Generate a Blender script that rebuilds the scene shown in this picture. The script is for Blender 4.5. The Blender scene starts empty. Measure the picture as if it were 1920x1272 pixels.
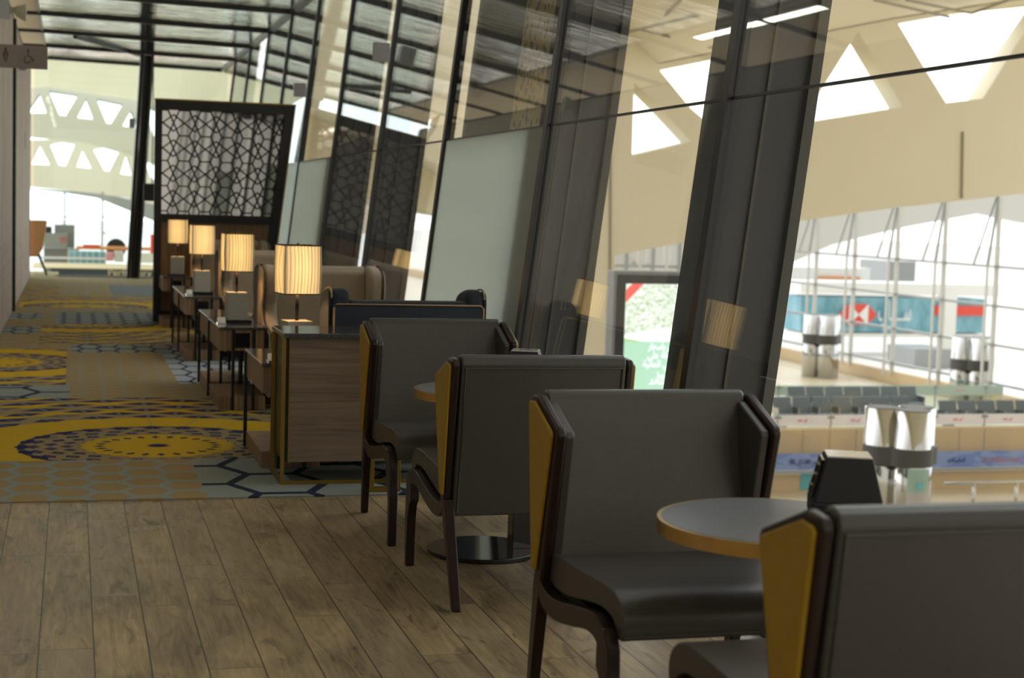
import bpy, bmesh, math, random
from math import sin, cos, pi, radians, atan2, sqrt, tan
from mathutils import Vector, Matrix
random.seed(7)
SC = bpy.context.scene
COL = SC.collection
# ------------------------------------------------------------------ camera
FPX, CX, CY, EYE = 2950.0, 960.0, 636.0, 1.55
PITCH, YAW, ROLL = 0.0825687, 0.2742219, 0.030
_f = Vector((sin(YAW)*cos(PITCH), cos(YAW)*cos(PITCH), -sin(PITCH)))
_r = Vector((cos(YAW), -sin(YAW), 0)); _u = _r.cross(_f)
_r2 = _r*cos(ROLL)+_u*sin(ROLL); _u2 = -_r*sin(ROLL)+_u*cos(ROLL)
cd = bpy.data.cameras.new('camera'); cam = bpy.data.objects.new('camera', cd); COL.objects.link(cam)
cd.sensor_width = 36.0; cd.lens = FPX/1920*36.0; cd.clip_end = 900
m3 = Matrix((_r2, _u2, -_f)).transposed()
cam.matrix_world = Matrix.Translation((0, 0, EYE)) @ m3.to_4x4()
cd.dof.use_dof = True; cd.dof.focus_distance = 6.8; cd.dof.aperture_fstop = 3.4
SC.camera = cam
# ------------------------------------------------------------------ view + world
SC.view_settings.view_transform = 'Standard'; SC.view_settings.look = 'None'
SC.view_settings.gamma = 1.0; SC.view_settings.exposure = 0.15; SC.view_settings.use_curve_mapping = False
W = bpy.data.worlds.new('sky'); SC.world = W; W.use_nodes = True
wn, wl = W.node_tree.nodes, W.node_tree.links
for n in list(wn): wn.remove(n)
wo = wn.new('ShaderNodeOutputWorld'); wb = wn.new('ShaderNodeBackground')
wt = wn.new('ShaderNodeTexCoord'); ws = wn.new('ShaderNodeSeparateXYZ')
wr = wn.new('ShaderNodeValToRGB'); wm = wn.new('ShaderNodeMapRange')
wl.new(wt.outputs['Generated'], ws.inputs[0]); wl.new(ws.outputs['Y'], wm.inputs['Value'])
wm.inputs['From Min'].default_value = -1; wm.inputs['From Max'].default_value = 1
wl.new(wm.outputs[0], wr.inputs[0])
wr.color_ramp.elements[0].position = 0.30; wr.color_ramp.elements[0].color = (0.40, 0.375, 0.335, 1)
wr.color_ramp.elements[1].position = 0.62; wr.color_ramp.elements[1].color = (0.97, 0.99, 1.0, 1)
wl.new(wr.outputs[0], wb.inputs[0]); wb.inputs[1].default_value = 2.6
wl.new(wb.outputs[0], wo.inputs[0])

# ------------------------------------------------------------------ pixel rays (photo frame 1920x1272)
def ray(px, py): return _f + _r2*((px-CX)/FPX) - _u2*((py-CY)/FPX)
def onY(px, py, Y):
    d = ray(px, py); t = Y/d.y; return Vector((d.x*t, Y, EYE+d.z*t))
def onZ(px, py, z):
    d = ray(px, py); t = (z-EYE)/d.z; return Vector((d.x*t, d.y*t, z))

# ------------------------------------------------------------------ node maths
class N:
    """one material's node tree with small helpers; values are sockets or numbers"""
    def __init__(s, name):
        s.m = bpy.data.materials.new(name); s.m.use_nodes = True
        s.t = s.m.node_tree; s.n = s.t.nodes; s.l = s.t.links
        for x in list(s.n): s.n.remove(x)
        s.out = s.n.new('ShaderNodeOutputMaterial')
    def put(s, sock, v):
        if isinstance(v, bpy.types.NodeSocket): s.l.new(v, sock)
        elif isinstance(v, (tuple, list)) and len(v) == 3 and sock.type == 'RGBA': sock.default_value = (*v, 1)
        else: sock.default_value = v
    def op(s, o, a, b=0.0, c=None):
        x = s.n.new('ShaderNodeMath'); x.operation = o
        s.put(x.inputs[0], a); s.put(x.inputs[1], b)
        if c is not None: s.put(x.inputs[2], c)
        return x.outputs[0]
    def add(s, a, b): return s.op('ADD', a, b)
    def sub(s, a, b): return s.op('SUBTRACT', a, b)
    def mul(s, a, b): return s.op('MULTIPLY', a, b)
    def gt(s, a, b): return s.op('GREATER_THAN', a, b)
    def lt(s, a, b): return s.op('LESS_THAN', a, b)
    def band(s, v, a, b): return s.mul(s.gt(v, a), s.lt(v, b))
    def rect(s, x, y, x0, x1, y0, y1): return s.mul(s.band(x, x0, x1), s.band(y, y0, y1))
    def mix(s, f, a, b, mode='MIX'):
        x = s.n.new('ShaderNodeMix'); x.data_type = 'RGBA'; x.blend_type = mode
        s.put(x.inputs[0], f); s.put(x.inputs[6], a); s.put(x.inputs[7], b); return x.outputs[2]
    def obj(s):
        x = s.n.new('ShaderNodeTexCoord'); return x.outputs['Object']
    def xyz(s, v):
        x = s.n.new('ShaderNodeSeparateXYZ'); s.put(x.inputs[0], v); return x.outputs
    def vec(s, a, b, c):
        x = s.n.new('ShaderNodeCombineXYZ'); s.put(x.inputs[0], a); s.put(x.inputs[1], b); s.put(x.inputs[2], c); return x.outputs[0]
    def scl(s, v, sx, sy, sz):
        x = s.n.new('ShaderNodeMapping'); s.put(x.inputs[0], v); x.inputs['Scale'].default_value = (sx, sy, sz); return x.outputs[0]
    def noise(s, v, scale, detail=3.0, rough=.5, dist=0.0):
        x = s.n.new('ShaderNodeTexNoise'); s.put(x.inputs['Vector'], v); x.inputs['Scale'].default_value = scale
        x.inputs['Detail'].default_value = detail; x.inputs['Roughness'].default_value = rough; x.inputs['Distortion'].default_value = dist
        return x.outputs[0]
    def white(s, v):
        x = s.n.new('ShaderNodeTexWhiteNoise'); x.noise_dimensions = '3D'; s.put(x.inputs[0], v); return x.outputs[0]
    def ramp(s, f, stops):
        x = s.n.new('ShaderNodeValToRGB'); s.put(x.inputs[0], f); e = x.color_ramp.elements
        e[0].position, e[0].color = stops[0][0], (*stops[0][1], 1); e[1].position, e[1].color = stops[-1][0], (*stops[-1][1], 1)
        for p, c in stops[1:-1]:
            q = e.new(p); q.color = (*c, 1)
        return x.outputs[0]
    def bump(s, h, strength=.3, dist=.01):
        x = s.n.new('ShaderNodeBump'); s.put(x.inputs['Height'], h); x.inputs['Strength'].default_value = strength
        x.inputs['Distance'].default_value = dist; return x.outputs[0]
    def pr(s, col, rough=.5, metal=0.0, normal=None, emit=None, estr=0.0, spec=.5, coat=0.0, sheen=0.0):
        x = s.n.new('ShaderNodeBsdfPrincipled'); s.put(x.inputs['Base Color'], col); s.put(x.inputs['Roughness'], rough)
        s.put(x.inputs['Metallic'], metal); s.put(x.inputs['Specular IOR Level'], spec)
        if coat: x.inputs['Coat Weight'].default_value = coat; x.inputs['Coat Roughness'].default_value = .08
        if sheen: x.inputs['Sheen Weight'].default_value = sheen
        if normal is not None: s.l.new(normal, x.inputs['Normal'])
        if emit is not None: s.put(x.inputs['Emission Color'], emit); x.inputs['Emission Strength'].default_value = estr
        s.l.new(x.outputs[0], s.out.inputs[0]); return x
M = {}
def plain(name, col, rough=.5, metal=0.0, spec=.5, var=0.12, scale=30, bump=0.0, coat=0.0, sheen=0.0):
    n = N(name); o = n.obj(); f = n.noise(o, scale, 3)
    c = n.mix(f, tuple(k*(1-var) for k in col), tuple(min(1, k*(1+var)) for k in col))
    nm = n.bump(n.noise(o, scale*6, 2), bump, .002) if bump else None
    n.pr(c, rough, metal, nm, spec=spec, coat=coat, sheen=sheen); M[name] = n.m; return n.m
def glow(name, col, st):
    n = N(name); o = n.obj(); f = n.noise(o, 4, 2); c = n.mix(f, col, tuple(min(1, k*1.06) for k in col))
    n.pr((.05, .05, .05), .5, 0, emit=c, estr=st); M[name] = n.m; return n.m

plain('leather', (.055, .050, .043), .38, bump=.15, scale=40, spec=.5)
plain('leather_back', (.046, .043, .040), .42, bump=.12, scale=40)
plain('mustard', (.36, .215, .006), .55, bump=.1)
plain('dark_wood', (.020, .0095, .0065), .33, spec=.35)
plain('brass', (.50, .33, .10), .32, 1.0, var=.25, scale=8)
plain('gold_paint', (.25, .165, .028), .40, .7)
plain('black_metal', (.012, .012, .013), .35, .3)
plain('black_matte', (.010, .010, .011), .55)
plain('black_gloss', (.012, .012, .013), .14, coat=.5)
plain('mullion', (.008, .008, .009), .35)
plain('table_top', (.115, .115, .118), .35, var=.2, scale=14)
plain('navy_fabric', (.016, .022, .034), .92, bump=.5, var=.4, scale=90, sheen=.15)
plain('beige_fabric', (.36, .285, .205), .9, bump=.5, var=.18, scale=90, sheen=.1)
plain('tan_piping', (.42, .29, .16), .8)
plain('tan_trim', (.62, .52, .36), .7)
plain('olive_piping', (.05, .05, .03), .8)
plain('stone_cube', (.42, .41, .355), .75, bump=.2, scale=50)
plain('stone_floor', (.52, .50, .46), .45)
plain('orange_fabric', (.62, .27, .12), .8)
plain('cream', (.80, .735, .565), .6, var=.03, scale=.4)
plain('cream_far', (.80, .76, .64), .6, var=.03, scale=.3)
plain('white_far', (.80, .80, .77), .6, var=.02, scale=.3)
plain('groove', (.30, .27, .20), .7)
plain('soffit', (.70, .62, .50), .6, var=.03)
plain('column_dark', (.020, .021, .023), .5, var=.2, scale=6, bump=.1)
plain('column_fin', (.045, .043, .036), .5)
plain('steel_white', (.62, .62, .60), .45, var=.05)
plain('steel_grey', (.32, .33, .34), .4, .3)
plain('chrome', (.50, .50, .49), .09, 1.0, var=.04, scale=3)
plain('dark_mirror', (.34, .33, .315), .03, 1.0, var=.02, scale=2)
plain('band_dark', (.05, .05, .047), .45)
plain('fixture', (.55, .58, .46), .5)
plain('sign_plate', (.20, .165, .145), .45, .25)
plain('sign_ink', (.02, .018, .016), .5)
plain('hall_floor', (.55, .47, .33), .35, var=.05, scale=.5)
plain('apron', (.72, .72, .70), .7, var=.1, scale=.05)
plain('counter_beige', (.60, .46, .28), .5, var=.06, scale=1)
plain('seat_grey', (.13, .16, .18), .5)
plain('frame_grey', (.22, .22, .23), .4)
plain('red_plastic', (.75, .08, .05), .5)
plain('orange_plastic', (.75, .28, .10), .5)
plain('navy_sign', (.035, .05, .07), .5)
plain('letter_gold', (.62, .54, .32), .5)
plain('white_paint', (.82, .82, .80), .5, var=.03)
plain('pink_print', (.70, .30, .34), .5)
plain('ink_blue', (.06, .10, .30), .5)
plain('teal_print', (.12, .45, .52), .5)
plain('backing_dark', (.07, .072, .075), .5, var=.2, scale=4)
n = N('reflection_gold'); x, y, z = n.xyz(n.obj()); v = n.n.new('ShaderNodeTexVoronoi'); n.put(v.inputs['Vector'], n.obj()); v.inputs['Scale'].default_value = 16
f = n.noise(n.obj(), 2.2, 2); n.pr(n.mix(n.gt(v.outputs['Distance'], n.add(.22, n.mul(f, .35))), n.mix(f, (.20, .20, .18), (.14, .14, .14)), (.62, .50, .25)), .45, .2); M['reflection_gold'] = n.m  # gold flecks painted in place of a reflection in the pane
plain('sheen_white', (.85, .85, .82), .06, spec=1.0, coat=1.0)
plain('card_white', (.85, .85, .82), .4)
glow('lamp_bulb', (1.0, .72, .38), 6.0)
glow('fill_glow', (1, .93, .80), 13.0)

def mk_wood(name, c0, c1, axis, freq=60, rough=.45, dist=1.2):
    n = N(name); x, y, z = n.xyz(n.obj()); k = 1.2
    v = {'x': (k, freq, freq), 'y': (freq, k, freq), 'z': (freq, freq, k)}[axis]
    f = n.noise(n.scl(n.obj(), *v), 1.0, 4, .6, dist)
    g = n.noise(n.scl(n.obj(), v[0]*.15, v[1]*.15, v[2]*.15), 1.0, 3)
    f2 = n.add(n.mul(f, .75), n.mul(g, .25))
    c = n.ramp(f2, [(.34, c0), (.66, c1)])
    n.pr(c, rough, 0, n.bump(f, .1, .002)); M[name] = n.m
mk_wood('cabinet_wood', (.13, .092, .060), (.25, .185, .125), 'x', 30)
mk_wood('zebrano', (.13, .080, .042), (.40, .265, .15), 'z', 75)
mk_wood('screen_wood', (.13, .070, .030), (.26, .155, .075), 'z', 50)
mk_wood('wall_panel', (.36, .30, .25), (.52, .45, .385), 'z', 9, .6)
mk_wood('wall_dark', (.055, .050, .046), (.10, .092, .085), 'z', 9, .5)
mk_wood('wall_panel_low', (.34, .26, .21), (.48, .38, .315), 'y', 7, .6)

# polished speckled granite
n = N('granite'); v = n.noise(n.obj(), 260, 2); c = n.ramp(v, [(.42, (.012, .012, .014)), (.62, (.16, .16, .17))])
n.pr(c, .10, 0, coat=.4); M['granite'] = n.m
# plank floor : boards run along Y, .182 wide
n = N('plank_floor'); x, y, z = n.xyz(n.obj())
u = n.op('DIVIDE', n.add(x, .1+.182*60), .182); ci = n.op('FLOOR', u); fu = n.op('FRACT', u)
off = n.white(n.vec(ci, 3.1, 0)); vv = n.add(n.op('DIVIDE', y, 1.52), n.add(off, 40)); ri = n.op('FLOOR', vv); fv = n.op('FRACT', vv)
h1 = n.white(n.vec(ci, ri, 1.0)); h2 = n.white(n.vec(ci, ri, 5.0))
pv = n.vec(n.add(x, n.mul(h1, 9)), n.add(y, n.mul(h2, 7)), h1)
grain = n.noise(n.scl(pv, 26, 2.2, 1), 1, 5, .62, 1.5); blot = n.noise(n.scl(pv, 5, 1.6, 1), 1, 3, .55, .8); knots = n.noise(n.scl(pv, 7, 2.5, 1), 1, 2, .5, 2.5)
c = n.ramp(n.add(n.mul(grain, .45), n.mul(blot, .55)), [(.34, (.080, .056, .028)), (.50, (.27, .195, .098)), (.66, (.43, .32, .17))])
c = n.mix(n.mul(h1, .45), c, (.25, .20, .13)); c = n.mix(n.mul(n.mul(n.gt(knots, .60), n.op('MINIMUM', n.mul(n.sub(knots, .60), 7.0), 1.0)), .6), c, (.045, .032, .022))
edge = n.op('MAXIMUM', n.op('MAXIMUM', n.lt(fu, .018), n.gt(fu, .988)), n.lt(fv, .0028))
c = n.mix(n.mul(edge, .8), c, (.022, .016, .012))
n.pr(c, n.add(n.mul(blot, .2), .30), 0, n.bump(n.sub(n.mul(grain, .3), edge), .25, .003), spec=.32); M['plank_floor'] = n.m

# patterned hotel carpet -----------------------------------------------------
n = N('carpet'); P3 = n.obj(); x, y, z = n.xyz(P3)
GOLD, TAN, GREY, NAVY, YEL = (.34, .225, .075), (.33, .27, .16), (.27, .30, .27), (.022, .024, .085), (.60, .39, .018)
fz = n.noise(P3, 160, 2)
def hexa(x, y, w, h, t):
    # honeycomb outline 0/1 : elongated hexagons w wide, h tall
    def cell(x, y):
        a = n.op('ABSOLUTE', n.sub(n.op('FRACT', n.op('DIVIDE', n.add(x, 50*w), w)), .5))
        b = n.op('ABSOLUTE', n.sub(n.op('FRACT', n.op('DIVIDE', n.add(y, 50*h), h)), .5))
        return n.op('MAXIMUM', n.mul(b, 2.0), n.add(n.mul(a, 3.0), b))
    d = n.op('MINIMUM', cell(x, y), cell(n.add(x, w*.5), n.add(y, h*.5)))
    return n.gt(d, 1.0-t)
def mandala(cx, cy, seg=24):
    dx, dy = n.sub(x, cx), n.sub(y, cy)
    r = n.op('SQRT', n.add(n.mul(dx, dx), n.mul(dy, dy))); th = n.mul(n.op('ARCTAN2', dx, dy), seg/(2*pi))
    ft = n.op('ABSOLUTE', n.sub(n.op('FRACT', n.add(th, 40.5)), .5)); ft2 = n.op('ABSOLUTE', n.sub(n.op('FRACT', n.add(th, 40)), .5))
    col = n.mix(.35, TAN, GOLD)
    rs = n.mul(r, n.add(5.6, n.mul(n.lt(r, 1.0), 4.4))); k = n.op('FRACT', rs); alt = n.op('FRACT', n.mul(n.op('FLOOR', rs), .5)); sel = n.gt(alt, .25)
    fta = n.op('FLOOR', n.add(th, n.add(40.0, n.mul(sel, .5)))); hh = n.white(n.vec(fta, n.op('FLOOR', rs), 2.0))
    fsel = n.add(n.mul(sel, ft), n.mul(n.sub(1, sel), ft2))
    dia = n.lt(n.add(n.mul(fsel, 1.7), n.op('ABSOLUTE', n.mul(n.sub(k, .5), 1.25))), .62)
    col = n.mix(n.mul(dia, n.add(.45, n.mul(n.gt(hh, .12), .5))), col, NAVY)
    col = n.mix(n.mul(n.mul(n.sub(1, dia), n.gt(n.op('FRACT', n.mul(r, 2.3)), .62)), n.gt(r, 1.3)), col, YEL)
    col = n.mix(n.mul(n.lt(fsel, .035), .5), col, GREY)
    ye = n.mix(n.mul(n.lt(ft, .03), .5), YEL, TAN)
    col = n.mix(n.band(r, .845, 1.28), col, ye)
    inner = n.add(.44, n.mul(ft, .09)); col = n.mix(n.lt(r, inner), col, ye)
    ring = n.mul(n.band(r, .31, .40), n.lt(n.add(ft, n.op('ABSOLUTE', n.mul(n.sub(r, .355), 7))), .30)); col = n.mix(ring, col, NAVY)
    ring2 = n.mul(n.band(r, .77, .86), n.lt(n.add(ft, n.op('ABSOLUTE', n.mul(n.sub(r, .81), 7))), .42)); col = n.mix(ring2, col, NAVY)
    col = n.mix(n.lt(r, n.add(.05, n.mul(ft, .06))), col, NAVY)
    return col
gold_hex = n.mix(hexa(x, y, .40, .29, .19), n.mix(n.noise(P3, 5, 2), GOLD, TAN), GREY)
gold_soft = n.mix(n.mul(hexa(x, y, .34, .22, .2), .5), n.mix(n.noise(n.scl(P3, 1, 6, 1), 3, 2), GOLD, TAN), GREY)
grey_hex = n.mix(hexa(n.add(x, .1), n.add(y, .12), .80, .60, .11), GREY, (.022, .035, .060))
grey_zig = n.mix(hexa(n.add(x, .15), y, .42, .50, .12), (.36, .40, .42), (.03, .045, .075))
strip_g = n.mix(hexa(x, n.add(y, .2), .36, .45, .15), GREY, NAVY)
base = n.mix(n.mul(n.gt(n.noise(n.scl(P3, 2, 5, 1), 2, 2), .5), .6), GOLD, n.mix(.3, GREY, TAN))
c = base
def patch(c, x0, x1, y0, y1, col): return n.mix(n.rect(x, y, x0, x1, y0, y1), c, col)
m1, m2, m3_, m4 = mandala(.53, 9.98), mandala(.17, 19.75, 28), mandala(-.72, 15.1), mandala(.20, 22.75, 28)
c = patch(c, -3, 3, 25.3, 40, gold_soft); c = patch(c, .62, 3, 25.3, 28.5, (.20, .22, .22)); c = patch(c, -3, -.2, 24, 28.5, m4)
c = patch(c, -.7, 3, 22.6, 25.3, m4); c = patch(c, -3, 3, 21.65, 22.6, gold_soft)
c = patch(c, -.2, 3, 19.56, 21.65, strip_g); c = patch(c, -.33, 3, 16.9, 19.56, m2)
c = patch(c, -.0, 1.1, 16.05, 16.9, strip_g); c = patch(c, -3, -.35, 18.2, 19.2, strip_g); c = patch(c, -3, -.35, 20.4, 21.3, strip_g)
c = patch(c, -3, -.04, 13.2, 16.4, m3_); c = patch(c, -3, -.01, 12.4, 13.2, grey_hex)
c = patch(c, -.01, .87, 12.4, 16.05, gold_soft); c = patch(c, .87, 3, 13.35, 16.05, grey_zig); c = patch(c, .87, 3, 12.4, 13.35, gold_soft)
c = patch(c, -3, 3, 9.45, 12.4, m1); c = patch(c, -3, .69, 7.9, 9.45, gold_hex); c = patch(c, .69, 3, 7.9, 9.45, grey_hex)
c = n.mix(n.mul(fz, .5), c, n.mix(1.0, c, (.62, .62, .62), 'MULTIPLY'))
n.pr(c, .95, 0, n.bump(fz, .5, .004), spec=.1); M['carpet'] = n.m

# clear glass (thin) : sees through head-on, mirrors at grazing angles
def glass(name, tint, ior=1.45, boost=1.0):
    n = N(name); lw = n.n.new('ShaderNodeLayerWeight'); lw.inputs[0].default_value = .5
    sch = n.add(.035, n.mul(.965, n.op('POWER', lw.outputs['Facing'], 5.0)))
    t = n.n.new('ShaderNodeBsdfTransparent'); t.inputs[0].default_value = (*tint, 1)
    g = n.n.new('ShaderNodeBsdfGlossy'); g.inputs['Roughness'].default_value = 0.0; g.inputs[0].default_value = (.95, .97, .96, 1)
    dust = n.noise(n.obj(), 2.0, 3); mx = n.n.new('ShaderNodeMixShader')
    n.l.new(n.op('MINIMUM', n.mul(n.mul(sch, boost), n.add(.94, n.mul(dust, .1))), 1.0), mx.inputs[0])
    n.l.new(t.outputs[0], mx.inputs[1]); n.l.new(g.outputs[0], mx.inputs[2]); n.l.new(mx.outputs[0], n.out.inputs[0]); M[name] = n.m
glass('glass', (.95, .96, .95), boost=.75); glass('glass_far', (.90, .97, .96), boost=.6)
n = N('frosted_glass'); w = n.noise(n.scl(n.obj(), 1, .2, 2.2), 1.4, 2); c = n.mix(w, (.66, .72, .685), (.76, .82, .785))
d = n.n.new('ShaderNodeBsdfDiffuse'); t = n.n.new('ShaderNodeBsdfTranslucent'); g = n.n.new('ShaderNodeBsdfGlossy'); g.inputs['Roughness'].default_value = .25
mx = n.n.new('ShaderNodeMixShader'); mx2 = n.n.new('ShaderNodeMixShader'); mx.inputs[0].default_value = .55; mx2.inputs[0].default_value = .06
n.put(d.inputs[0], c); n.put(t.inputs[0], c); n.l.new(d.outputs[0], mx.inputs[1]); n.l.new(t.outputs[0], mx.inputs[2])
n.l.new(mx.outputs[0], mx2.inputs[1]); n.l.new(g.outputs[0], mx2.inputs[2]); n.l.new(mx2.outputs[0], n.out.inputs[0]); M['frosted_glass'] = n.m
# rippled mirror ceiling panels
n = N('mirror_ceiling'); w = n.noise(n.scl(n.obj(), .35, 5.5, 1), 1.0, 3, .6)
n.pr((.84, .84, .80), .08, 1.0, n.bump(w, .55, .05)); M['mirror_ceiling'] = n.m
# pleated lamp shade, lit
n = N('pleated_shade'); x, y, z = n.xyz(n.obj()); s_ = n.add(x, y)
wob = n.noise(n.scl(n.obj(), 9, 9, 1.2), 1, 1)
pl = n.op('SINE', n.add(n.mul(s_, 300), n.mul(wob, 6.0))); pl = n.op('POWER', n.add(n.mul(pl, .5), .5), .55)
hz = n.op('POWER', n.op('MAXIMUM', n.sub(1.0, n.op('ABSOLUTE', n.mul(n.sub(z, .535), 4.2))), 0.0), .8)
hx = n.op('MAXIMUM', n.sub(1.0, n.mul(n.sub(n.op('SQRT', n.add(n.mul(x, x), n.mul(y, y))), .105), 22.0)), 0.0)
e = n.mix(pl, (.34, .175, .045), (.98, .595, .20)); st = n.add(.42, n.add(n.mul(hx, .28), n.mul(n.mul(hz, hx), .75)))
q = n.pr((.75, .62, .42), .8, 0, n.bump(pl, .6, .004), emit=e, estr=1.0); n.l.new(st, q.inputs['Emission Strength']); M['pleated_shade'] = n.m
# advertising picture on the lit display: aerial trees above pale road
n = N('ad_picture'); x, y, z = n.xyz(n.obj()); f = n.noise(n.scl(n.obj(), 14, 14, 22), 1, 4, .65)
c = n.ramp(f, [(.36, (.42, .54, .34)), (.5, (.74, .82, .66)), (.62, (1, 1, 1))]); n.pr((.02, .02, .02), .3, emit=c, estr=1.35); M['ad_picture'] = n.m
glow('ad_green', (.42, .68, .50), 1.4); glow('ad_red', (.85, .10, .09), 1.3); glow('ad_white', (1, 1, 1), 1.8); glow('ad_lime', (.55, .88, .35), 1.0)
n = N('banner_blue'); f = n.noise(n.scl(n.obj(), .8, 1, 3), 2, 2, .5, .6); n.pr(n.mix(n.gt(f, .52), (.16, .25, .56), (.24, .33, .62)), .5); M['banner_blue'] = n.m
n = N('bridge_glass'); f = n.noise(n.scl(n.obj(), .6, .6, .25), 1.2, 3, .6); n.pr(n.ramp(f, [(.35, (.10, .30, .38)), (.6, (.26, .50, .60)), (.75, (.6, .78, .82))]), .3); M['bridge_glass'] = n.m
n = N('poster_print'); x, y, z = n.xyz(n.obj()); n.pr(n.mix(n.gt(z, -.95), (.80, .76, .74), (.58, .74, .66)), .5); M['poster_print'] = n.m

# ------------------------------------------------------------------ mesh helpers
def obj(name, bm, mat, parent=None, bevel=0.0, smooth=False, seg=2):
    me = bpy.data.meshes.new(name); bmesh.ops.recalc_face_normals(bm, faces=bm.faces[:]) ; bm.to_mesh(me); bm.free()
    o = bpy.data.objects.new(name, me); COL.objects.link(o)
    me.materials.append(M[mat] if isinstance(mat, str) else mat)
    if parent is not None: o.parent = parent
    if bevel:
        b = o.modifiers.new('bevel', 'BEVEL'); b.width = bevel; b.segments = seg; b.limit_method = 'ANGLE'; b.angle_limit = radians(35); b.harden_normals = True
    if smooth or bevel:
        for p in me.polygons: p.use_smooth = True
    return o
def tag(o, label=None, cat=None, group=None, kind=None):
    if label: o['label'] = label
    if cat: o['category'] = cat
    if group: o['group'] = group
    if kind: o['kind'] = kind
    return o
def empty(name, loc=(0, 0, 0), rz=0.0):
    o = bpy.data.objects.new(name, None); COL.objects.link(o); o.location = loc; o.rotation_euler = (0, 0, rz); o.empty_display_size = .1; return o
def NB(): return bmesh.new()
def box(bm, x0, x1, y0, y1, z0, z1):
    v = [bm.verts.new(p) for p in ((x0,y0,z0),(x1,y0,z0),(x1,y1,z0),(x0,y1,z0),(x0,y0,z1),(x1,y0,z1),(x1,y1,z1),(x0,y1,z1))]
    for f in ((0,3,2,1),(4,5,6,7),(0,1,5,4),(1,2,6,5),(2,3,7,6),(3,0,4,7)): bm.faces.new([v[i] for i in f])
    return bm
def hexa8(bm, b, t):
    v = [bm.verts.new(p) for p in (*b, *t)]
    for f in ((0,3,2,1),(4,5,6,7),(0,1,5,4),(1,2,6,5),(2,3,7,6),(3,0,4,7)): bm.faces.new([v[i] for i in f])
    return bm
def prismX(bm, poly, x0, x1, inset=0.0):
    """polygon of (y,z) extruded along x"""
    a = [bm.verts.new((x0, p[0], p[1])) for p in poly]; b = [bm.verts.new((x1, p[0], p[1])) for p in poly]
    m = len(poly); bm.faces.new(a); bm.faces.new(b[::-1])
    for i in range(m): bm.faces.new((a[i], a[(i+1) % m], b[(i+1) % m], b[i]))
    return bm
def prismY(bm, poly, y0, y1):
    a = [bm.verts.new((p[0], y0, p[1])) for p in poly]; b = [bm.verts.new((p[0], y1, p[1])) for p in poly]
    m = len(poly); bm.faces.new(a); bm.faces.new(b[::-1])
    for i in range(m): bm.faces.new((a[i], a[(i+1) % m], b[(i+1) % m], b[i]))
    return bm
def cyl(bm, cx, cy, r0, r1, z0, z1, seg=40):
    a = [bm.verts.new((cx+r0*cos(2*pi*i/seg), cy+r0*sin(2*pi*i/seg), z0)) for i in range(seg)]
    b = [bm.verts.new((cx+r1*cos(2*pi*i/seg), cy+r1*sin(2*pi*i/seg), z1)) for i in range(seg)]
    bm.faces.new(a[::-1]); bm.faces.new(b)
    for i in range(seg): bm.faces.new((a[i], a[(i+1) % seg], b[(i+1) % seg], b[i]))
    return bm
def cr(pts, k=4, closed=False):
    """Catmull-Rom smoothing of a point list"""
    P = [Vector(p) for p in pts]; out = []; m = len(P)
    for i in range(m if closed else m-1):
        p0, p1, p2, p3 = (P[(i-1) % m] if closed or i > 0 else P[0]), P[i], P[(i+1) % m], (P[(i+2) % m] if closed or i+2 < m else P[-1])
        for j in range(k):
            t = j/k; out.append(.5*((2*p1)+(p2-p0)*t+(2*p0-5*p1+4*p2-p3)*t*t+(3*p1-p0-3*p2+p3)*t**3))
    if not closed: out.append(P[-1])
    return out
def tube(bm, pts, r, seg=8, closed=False):
    P = [Vector(p) for p in pts]; m = len(P); rings = []
    for i, p in enumerate(P):
        d = (P[(i+1) % m]-P[i-1]) if (closed or 0 < i < m-1) else (P[1]-P[0] if i == 0 else P[-1]-P[-2])
        d.normalize(); a = Vector((0, 0, 1)) if abs(d.z) < .9 else Vector((1, 0, 0)); u = d.cross(a).normalized(); w = d.cross(u)
        rr = r[i] if isinstance(r, (list, tuple)) else r
        rings.append([bm.verts.new(p+(u*cos(2*pi*k/seg)+w*sin(2*pi*k/seg))*rr) for k in range(seg)])
    for i in range(m if closed else m-1):
        A, B = rings[i], rings[(i+1) % m]
        for k in range(seg): bm.faces.new((A[k], A[(k+1) % seg], B[(k+1) % seg], B[k]))
    if not closed: bm.faces.new(rings[0][::-1]); bm.faces.new(rings[-1])
    return bm
def bar(bm, p, q, w, h):
    """square bar between two points"""
    p, q = Vector(p), Vector(q); d = (q-p).normalized(); a = Vector((0, 1, 0)) if abs(d.y) < .9 else Vector((1, 0, 0))
    u = d.cross(a).normalized()*w/2; v = d.cross(u).normalized()*h/2
    return hexa8(bm, [p-u-v, p+u-v, p+u+v, p-u+v], [q-u-v, q+u-v, q+u+v, q-u+v])
def leg(bm, top, bot, wt, wb):
    (x, y, z), (X, Y, Z) = top, bot
    return hexa8(bm, [(X-wb,Y-wb,Z),(X+wb,Y-wb,Z),(X+wb,Y+wb,Z),(X-wb,Y+wb,Z)], [(x-wt,y-wt,z),(x+wt,y-wt,z),(x+wt,y+wt,z),(x-wt,y+wt,z)])
def children(o): return [c for c in bpy.data.objects if c.parent == o]
def copy_tree(o, parent=None):
    c = o.copy(); COL.objects.link(c); c.parent = parent
    for ch in children(o): copy_tree(ch, c)
    return c
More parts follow.
